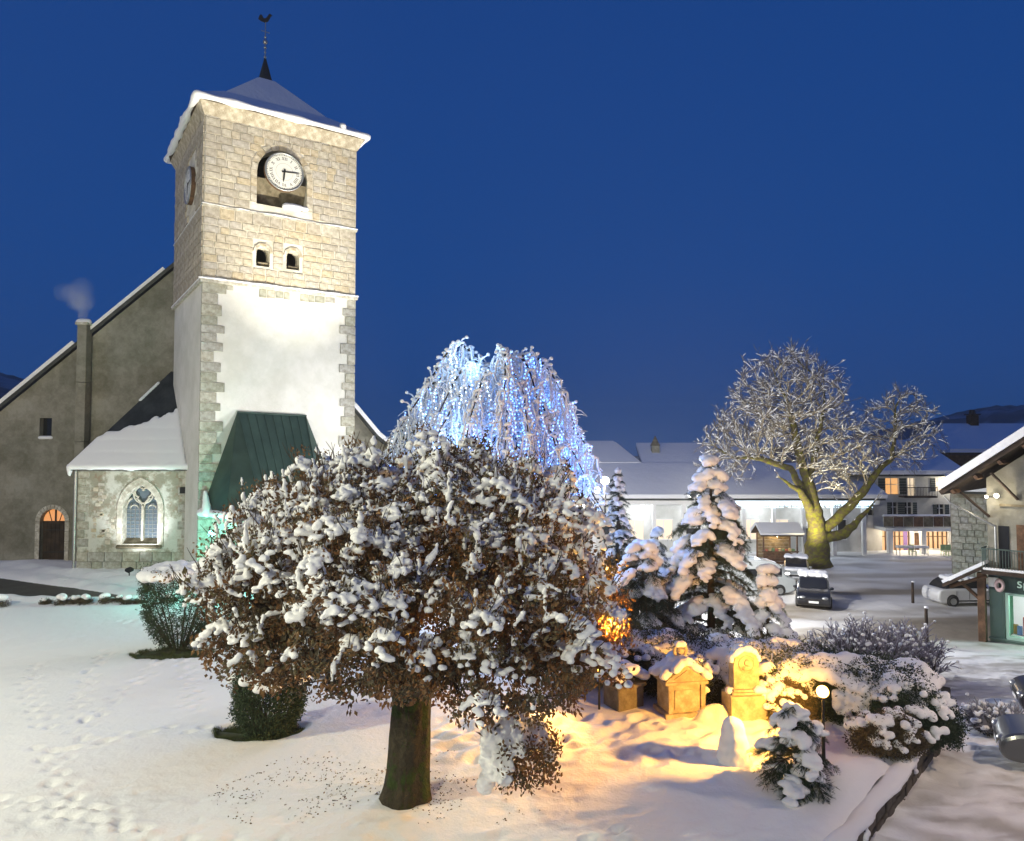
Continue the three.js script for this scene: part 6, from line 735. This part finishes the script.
// ------------------------------------------------------------------ vehicles
function car(name, label, pos, turn, paint, o = {}) {
  const T = thing(name, label, o.cat || 'car', pos, turn), s = o.s || 1; T.scale.setScalar(s); const w = o.w || 1.76, van = o.van;
  const body = van ? [[-2.3, 0.35], [2.15, 0.35], [2.3, 0.55], [2.28, 0.95], [1.75, 1.15], [1.2, 1.95], [-2.25, 2.0], [-2.32, 0.6]] : [[-2.0, 0.32], [-1.0, 0.3], [1.0, 0.3], [1.95, 0.31], [2.08, 0.38], [2.12, 0.52], [2.08, 0.66], [1.9, 0.78], [1.5, 0.87], [1.05, 0.93], [0, 0.95], [-1.5, 0.95], [-2.0, 0.9], [-2.1, 0.7], [-2.1, 0.45]];
  const sm = pts => { const c = new THREE.CatmullRomCurve3(pts.map(p => V(p[0], p[1], 0)), true, 'centripetal'); return c.getPoints(80).slice(0, -1).map(p => [p.x, p.y]); };
  part('body', boxUV(flat(poly(sm(body), w - 0.24, 0.11).translate(0, 0, -(w - 0.24) / 2))), paint, T);
  if (!van) { const cab = [[-1.75, 0.92], [1.0, 0.92], [0.35, 1.4], [-0.2, 1.5], [-1.05, 1.48], [-1.55, 1.25]]; part('cabin_glass', boxUV(flat(poly(sm(cab), w - 0.5, 0.1).translate(0, 0, -(w - 0.5) / 2))), M.darkGlass, T); part('roof', boxUV(flat(poly(sm([[-1.15, 1.44], [0.3, 1.43], [-0.2, 1.53], [-1.0, 1.52]]), w - 0.46, 0.06).translate(0, 0, -(w - 0.46) / 2))), paint, T); for (const z of [-1, 1]) part('pillar', merge([rod(V(0.98, 0.95, z * (w / 2 - 0.2)), V(0.3, 1.43, z * (w / 2 - 0.24)), 0.035, 5), rod(V(-0.35, 0.95, z * (w / 2 - 0.16)), V(-0.4, 1.48, z * (w / 2 - 0.2)), 0.035, 5)]), paint, T); }
  else { for (const z of [-1, 1]) part('side_window', merge([rb(1.0, 0.55, 0.04, 0.02, 0.95, 1.5, z * (w / 2 - 0.01)), rb(1.0, 0.5, 0.04, 0.02, -0.4, 1.5, z * (w / 2 - 0.01))]), M.darkGlass, T); part('windscreen', merge([bx(0.05, 0.85, w - 0.35, 1.5, 1.55, 0, 0, 0, 0.6)]), M.darkGlass, T); part('rear_window', merge([rb(0.05, 0.55, w - 0.5, 0.02, -2.4, 1.5, 0)]), M.darkGlass, T); }
  for (const [x, z] of [[1.3, 1], [1.3, -1], [-1.35, 1], [-1.35, -1]]) { const t = part('wheel', boxUV(flat(new THREE.TorusGeometry(0.25, 0.085, 10, 22), M4(x, 0.32, z * (w / 2 - 0.015)))), std({ color: lin(0.02, 0.02, 0.02), roughness: 0.9 }), T); part('rim', merge([flat(new THREE.CylinderGeometry(0.2, 0.2, 0.12, 18).rotateX(Math.PI / 2), M4(x, 0.32, z * (w / 2 - 0.005)))]), M.zinc, t); part('arch_shade_disc', boxUV(flat(new THREE.CylinderGeometry(0.38, 0.38, 0.05, 24).rotateX(Math.PI / 2), M4(x, 0.35, z * (w / 2 - 0.03)))), M.dark, T); }  // flat dark disc behind each wheel paints the shade of its recess
  const fx = van ? 2.4 : 2.2; for (const z of [-1, 1]) { part(o.lit ? 'headlight_lamp' : 'headlight', merge([ball(0.15, fx - 0.06, 0.68, z * (w / 2 - 0.3), 12, 8, 0.9, 0.6, 1.2)]), o.lit ? M.glowWhite : M.zinc, T); part('tail_light', merge([rb(0.06, 0.2, 0.22, 0.02, -2.1, 0.8, z * (w / 2 - 0.25))]), std({ color: lin(0.3, 0.02, 0.02), roughness: 0.3 }), T); part('mirror', merge([ball(0.12, 0.75, 1.0, z * (w / 2 + 0.08), 10, 8, 0.7, 0.7, 1)]), paint, T); }
  for (const z of [-1, 1]) { part('door_seam', merge([bx(0.014, 0.5, 0.012, 0.85, 0.66, z * (w / 2 - 0.002)), bx(0.014, 0.5, 0.012, -0.3, 0.66, z * (w / 2 - 0.002)), bx(0.014, 0.42, 0.012, -1.1, 0.72, z * (w / 2 - 0.002))]), M.dark, T); part('door_handle', merge([rb(0.18, 0.03, 0.04, 0.012, -0.15, 0.82, z * (w / 2 + 0.01)), rb(0.18, 0.03, 0.04, 0.012, 0.68, 0.82, z * (w / 2 + 0.01))]), M.zinc, T); part('sill_trim', merge([rb(2.0, 0.08, 0.04, 0.015, 0, 0.34, z * (w / 2 - 0.01))]), M.dark, T); }
  part('grille', merge([rb(0.06, 0.14, 0.9, 0.02, fx + 0.005, 0.56, 0)]), M.dark, T); part('bumper', merge([rb(0.2, 0.16, w - 0.16, 0.07, fx - 0.1, 0.4, 0)]), M.dark, T); part('number_plate', merge([bx(0.02, 0.11, 0.5, fx + 0.035, 0.46, 0)]), M.whitePaint, T);
  if (o.snow) { const b = [], r = rng(o.snow), ty = van ? 2.0 : 1.52; for (let i = 0; i < 140; i++) b.push([van ? -2.1 + 3.2 * r() : -1.2 + 1.4 * r(), ty + 0.05, (r() - 0.5) * (w - 0.35), 0.2, 0.18]); if (!van && o.hood) for (let i = 0; i < 80; i++) b.push([1.15 + 0.75 * r(), 0.97 - 0.04, (r() - 0.5) * (w - 0.3), 0.17, 0.14]); part('snow', lumps(b, 0.05), M.snow, T); }
  return T;
}
{
  const paint = (r, g, b, m = 0.4) => new THREE.MeshPhysicalMaterial({ color: lin(r, g, b), roughness: 0.32, metalness: m, clearcoat: 0.8, clearcoatRoughness: 0.15 }), gy = (x, d) => roadFull(x, d) - 0.02;
  car('parked_car', 'dark grey car at the right edge, nose towards the garden wall', [14.15, gy(14.1, 17.6), -17.6], Math.PI - 0.5, paint(0.11, 0.12, 0.13, 0.5), { s: 0.95 });
  car('parked_car', 'black snow-roofed car behind the dark grey one at the right edge', [17.6, gy(17.6, 21.6), -21.7], Math.PI - 0.45, paint(0.02, 0.02, 0.025), { snow: 31 });
  car('parked_car', 'dark car seen from the front with snow on its roof', [18.75, gy(18.6, 44.5), -45.2], -1.96, paint(0.012, 0.014, 0.02), { snow: 32, s: 1.08 });
  car('parked_car', 'pale car behind the dark one with its headlights on', [21.0, gy(21, 52), -53.6], -1.95, paint(0.4, 0.42, 0.4), { snow: 33, hood: 1, lit: 1 });
  car('parked_van', 'pale van beside the large spruce', [16.1, gy(16.1, 48), -48.2], 0.05, paint(0.42, 0.45, 0.45, 0.1), { van: 1, w: 1.95, snow: 34, cat: 'van' });
  car('parked_car', 'white snow-covered car seen past the timber lean-to', [27.9, gy(27.9, 44.6), -44.8], 0.06, paint(0.6, 0.6, 0.6, 0.1), { snow: 35, hood: 1 });
  const l = new THREE.SpotLight(lin(1, 0.92, 0.75), 60, 0, 0.5, 0.6, 2); l.position.set(20.3, gy(21, 52) + 0.7, -50.9); l.target.position.set(19.2, -2.6, -44); l.castShadow = true; scene.add(l, l.target);
  const pole = (label, x, d, h) => { const T = thing('marker_post', label, 'post', [x, gy(x, d), -d], 0, 'dark snow marker posts'); part('post', merge([cyl(0.09, 0.07, h, 0, h / 2, 0, 10)]), M.darkWood, T); part('snow', lumps([0, 1, 2, 3].map(i => [0.015 * i, h, 0, 0.11, 0.08]), 0.035), M.snow, T); };
  pole('short dark marker post on the street behind the bare shrubs', 24.6, 44.6, 1.3); pole('dark marker post at the right end of bare shrubs', 19.7, 34.6, 1.9);
}
{ // chimney smoke
  const r = rng(700), m = []; for (let i = 0; i < 15; i++) { const t = 0.1 + 0.06 * i; m.push(M4(-27.2 + (r() - 0.6) * 2.0 * t - 0.6 * t, 15.4 + 1.8 * t + (r() - 0.5) * 0.5, -45.5 + (r() - 0.5) * t, 0, 0, 0, 0.2 + 0.55 * t)); }
  const s = scatter('smoke', new THREE.IcosahedronGeometry(1, 2), std({ color: lin(0.9, 0.9, 0.92), transparent: true, opacity: 0.03, roughness: 1, depthWrite: false }), m, scene); s.castShadow = false; s.userData = { kind: 'stuff', label: 'faint smoke rising from the tall church chimney', category: 'smoke' };
}

// ------------------------------------------------------------------ lamps
function spot(from, to, color, I, angle, pen = 0.5, soft = 6) { const s = new THREE.SpotLight(color, I, 0, angle, pen, 2); s.position.copy(from); s.target.position.copy(to); s.castShadow = true; s.shadow.radius = soft; scene.add(s); scene.add(s.target); return s; }
function point(p, color, I, soft = 4) { const l = new THREE.PointLight(color, I, 0, 2); l.position.copy(p); l.castShadow = true; l.shadow.radius = soft; scene.add(l); return l; }
function floodlight(label, x, d, to, color, I, angle, pen, hgt = 0.55, ground) {
  const y0 = ground === undefined ? lawnMix(x, d) : ground, T = thing('floodlight', label, 'floodlight', [x, y0, -d]);
  part('stake', merge([cyl(0.03, 0.03, hgt, 0, hgt / 2, 0, 8)]), M.iron, T);
  const hd = new THREE.Group(); hd.name = 'lamp_head'; T.add(hd); hd.position.set(0, hgt, 0); const dir = to.clone().sub(V(x, y0 + hgt, -d)).normalize(); hd.quaternion.setFromUnitVectors(V(0, 0, 1), dir);
  part('housing', merge([rb(0.36, 0.28, 0.16, 0.03, 0, 0, 0)]), M.iron, hd); part('lamp_glass', boxUV(flat(new THREE.PlaneGeometry(0.3, 0.22).translate(0, 0, 0.086))), glow(color.r, color.g, color.b, 9), hd);
  spot(V(x, y0 + hgt, -d).addScaledVector(dir, 0.15), to, color, I, angle, pen, 8); return T;
}
function streetLamp(label, x, z, h, color, I, arm = 1.2, turn = 0) {
  const T = thing('street_lamp', label, 'lamp', [x, Math.min(0, roadFull(x, -z)), z], turn); const y0 = T.position.y;
  part('pole', merge([cyl(0.09, 0.06, h, 0, h / 2, 0, 10), cyl(0.14, 0.12, 0.5, 0, 0.25, 0, 12), rod(V(0, h - 0.1, 0), V(arm, h + 0.15, 0), 0.04)]), M.iron, T); part('lamp_hood', merge([rb(0.7, 0.12, 0.3, 0.05, arm, h + 0.15, 0)]), M.iron, T); part('lamp_bulb', boxUV(flat(new THREE.SphereGeometry(0.12, 16, 10), M4(arm, h + 0.02, 0, 0, 0, 0, 1.4, 0.6, 1))), glow(color.r, color.g, color.b, 12), T);
  T.updateMatrixWorld(); point(V(arm, h - 0.12, 0).applyMatrix4(T.matrixWorld), color, I, 8); return T;
}
// lamps outside the picture that light lawn and church
streetLamp('tall street lamp left of the lawn, outside the picture', -25, -8, 14.5, lin(1, 0.94, 0.64), 1450);
streetLamp('tall street lamp behind the viewer, lighting the front lawn', -9, 5, 13, lin(1, 0.94, 0.64), 760);
streetLamp('street lamp on the lane left of the church', -33, -27, 8.5, lin(1, 0.80, 0.54), 110);
streetLamp('street lamp beside the road right of the picture', 17.5, -14.5, 8.0, lin(1, 0.74, 0.48), 170, 1.2, Math.PI);
// tower floodlights on the lawn
floodlight('floodlight on the lawn behind the brown-leaved tree, aimed at tower walls', -3.4, 31.4, V(-13.0, 7.0, -38.8), lin(1, 0.97, 0.90), 480, 0.66, 0.9);
floodlight('floodlight beside it, aimed at the tower clock', -3.9, 30.6, V(-12.6, 22.0, -39.5), lin(1, 0.92, 0.74), 4000, 0.29, 0.9);
floodlight('small spotlight in snow in front of chapel window', -20.2, 38.3, V(-20.9, 3.4, -40.5), lin(0.95, 0.98, 1), 90, 0.72, 0.5, 0.3);
{ const x = 6.78, d = 15.95, h = 1.5, y = lawnMix(x, d), T = thing('garden_lamp', 'glaring yellow garden lamp behind the front conifer bush', 'lamp', [x, y, -d]); part('post', merge([cyl(0.04, 0.03, h - 0.12, 0, (h - 0.12) / 2, 0, 10), cyl(0.08, 0.07, 0.05, 0, h - 0.12, 0, 12)]), M.iron, T); part('lamp_globe', merge([ball(0.13, 0, h, 0)]), glow(1, 0.5, 0.1, 16), T); spot(V(x, y + h, -d), V(x - 8, y + h + 1.2, -d - 6), lin(1, 0.46, 0.06), 210, 1.52, 0.35, 5); }
floodlight('yellow floodlight at the hedge left end behind the brown-leaved tree', 2.35, 19.7, V(-2.5, 3.2, -16.5), lin(1, 0.48, 0.07), 110, 1.45, 0.4, 1.0);
function treeLamp(label, x, y, z, to, I) { const T = thing('tree_lamp', label, 'lamp', [x, y, z]); T.quaternion.setFromUnitVectors(V(0, 0, 1), to.clone().normalize()); part('housing', merge([rb(0.2, 0.16, 0.12, 0.02, 0, 0, 0)]), M.iron, T); part('clamp', merge([rod(V(0, -0.08, 0), V(0, -0.3, -0.05), 0.02)]), M.iron, T); part('lamp_glass', boxUV(flat(new THREE.PlaneGeometry(0.17, 0.13).translate(0, 0, 0.065))), glow(1, 0.5, 0.08, 10), T); const p = V(x, y, z).addScaledVector(to.clone().normalize(), 0.12); spot(p, p.clone().add(to), lin(1, 0.5, 0.08), I, 1.5, 0.4, 3); }
treeLamp('small yellow spotlight clamped in the right side of the brown-leaved crown', 1.6, 3.55, -13.9, V(0.75, 0.6, 0.5), 110);
treeLamp('small yellow spotlight clamped above the trunk fork of brown-leaved tree', -1.75, 2.75, -14.2, V(0.3, 0.8, 0.6), 14);
scene.fog = new THREE.FogExp2(0xffffff, 0.0004);   // faint frozen haze over the village
// globe lamps on the square
function globeLamp(label, x, d, h, I) {
  const y = lawnMix(x, d), T = thing('globe_lamp', label, 'lamp', [x, y, -d], 0, 'globe lamps on the square');
  part('pole', merge([cyl(0.09, 0.06, h - 0.2, 0, h / 2 - 0.1, 0, 10), rod(V(0, h - 1.1, 0), V(-0.42, h - 0.62, 0), 0.03)]), M.iron, T); part('lamp_globe', merge([ball(0.22, 0, h, 0)]), glow(1, 0.97, 0.9, 60), T); part('lamp_globe', merge([ball(0.17, -0.44, h - 0.52, 0)]), glow(1, 0.97, 0.9, 22), T);
  point(V(x, y + h, -d), lin(1, 0.97, 0.92), I, 8); point(V(x - 0.44, y + h - 0.52, -d), lin(1, 0.97, 0.92), I * 0.3, 6); return T;
}
globeLamp('white globe street lamp left, above the slim dark conifer', 5.15, 40, 7.7, 420);
globeLamp('white globe street lamp right, beside the large spruce top', 10.35, 40, 7.45, 420);
floodlight('small floodlight at the foot of the mossy old tree', 22.9, 56.3, V(24.6, 9, -59), lin(1, 0.88, 0.5), 620, 0.85, 0.6, 0.4, -2.5);
{ // turquoise lamps at the porch, green cross sign by the shop (out of frame)
  const q = (u, n) => V(TOW.x + u * Math.cos(TOW.phi) + n * Math.sin(TOW.phi), 0, TOW.z - u * Math.sin(TOW.phi) + n * Math.cos(TOW.phi));
  [[0.1, 2.9, 3.0, 'upper'], [0.1, 2.9, 1.6, 'lower']].forEach(([u, n, y, w]) => { const p = q(u, n), T = thing('turquoise_lamp', w + ' turquoise lamp at the porch corner beside chapel', 'lamp', [p.x, 0, p.z]); part('bracket', merge([cyl(0.03, 0.03, y, 0, y / 2, 0, 8)]), M.iron, T); part('lamp_globe', merge([ball(0.17, 0, y, 0)]), glow(0.3, 1, 0.8, 5), T); point(V(p.x, y, p.z), lin(0.15, 1, 0.72), 24, 6); });
  const T = thing('shop_cross_sign', 'green lit cross sign on the shop row right of the picture', 'sign', [29.4, 0.4, -33.4]); part('arm', merge([rod(V(0, 0.9, -2.4), V(0, 0.9, 0), 0.04)]), M.iron, T); part('cross_light', merge([rb(0.9, 0.3, 0.14, 0.02, 0, 0.4, 0), rb(0.3, 0.9, 0.135, 0.02, 0, 0.4, 0)]), glow(0.1, 1, 0.5, 5), T); point(V(29.0, 0.6, -32.6), lin(0.2, 1, 0.58), 70, 10);
}
renderer.render(scene, camera);
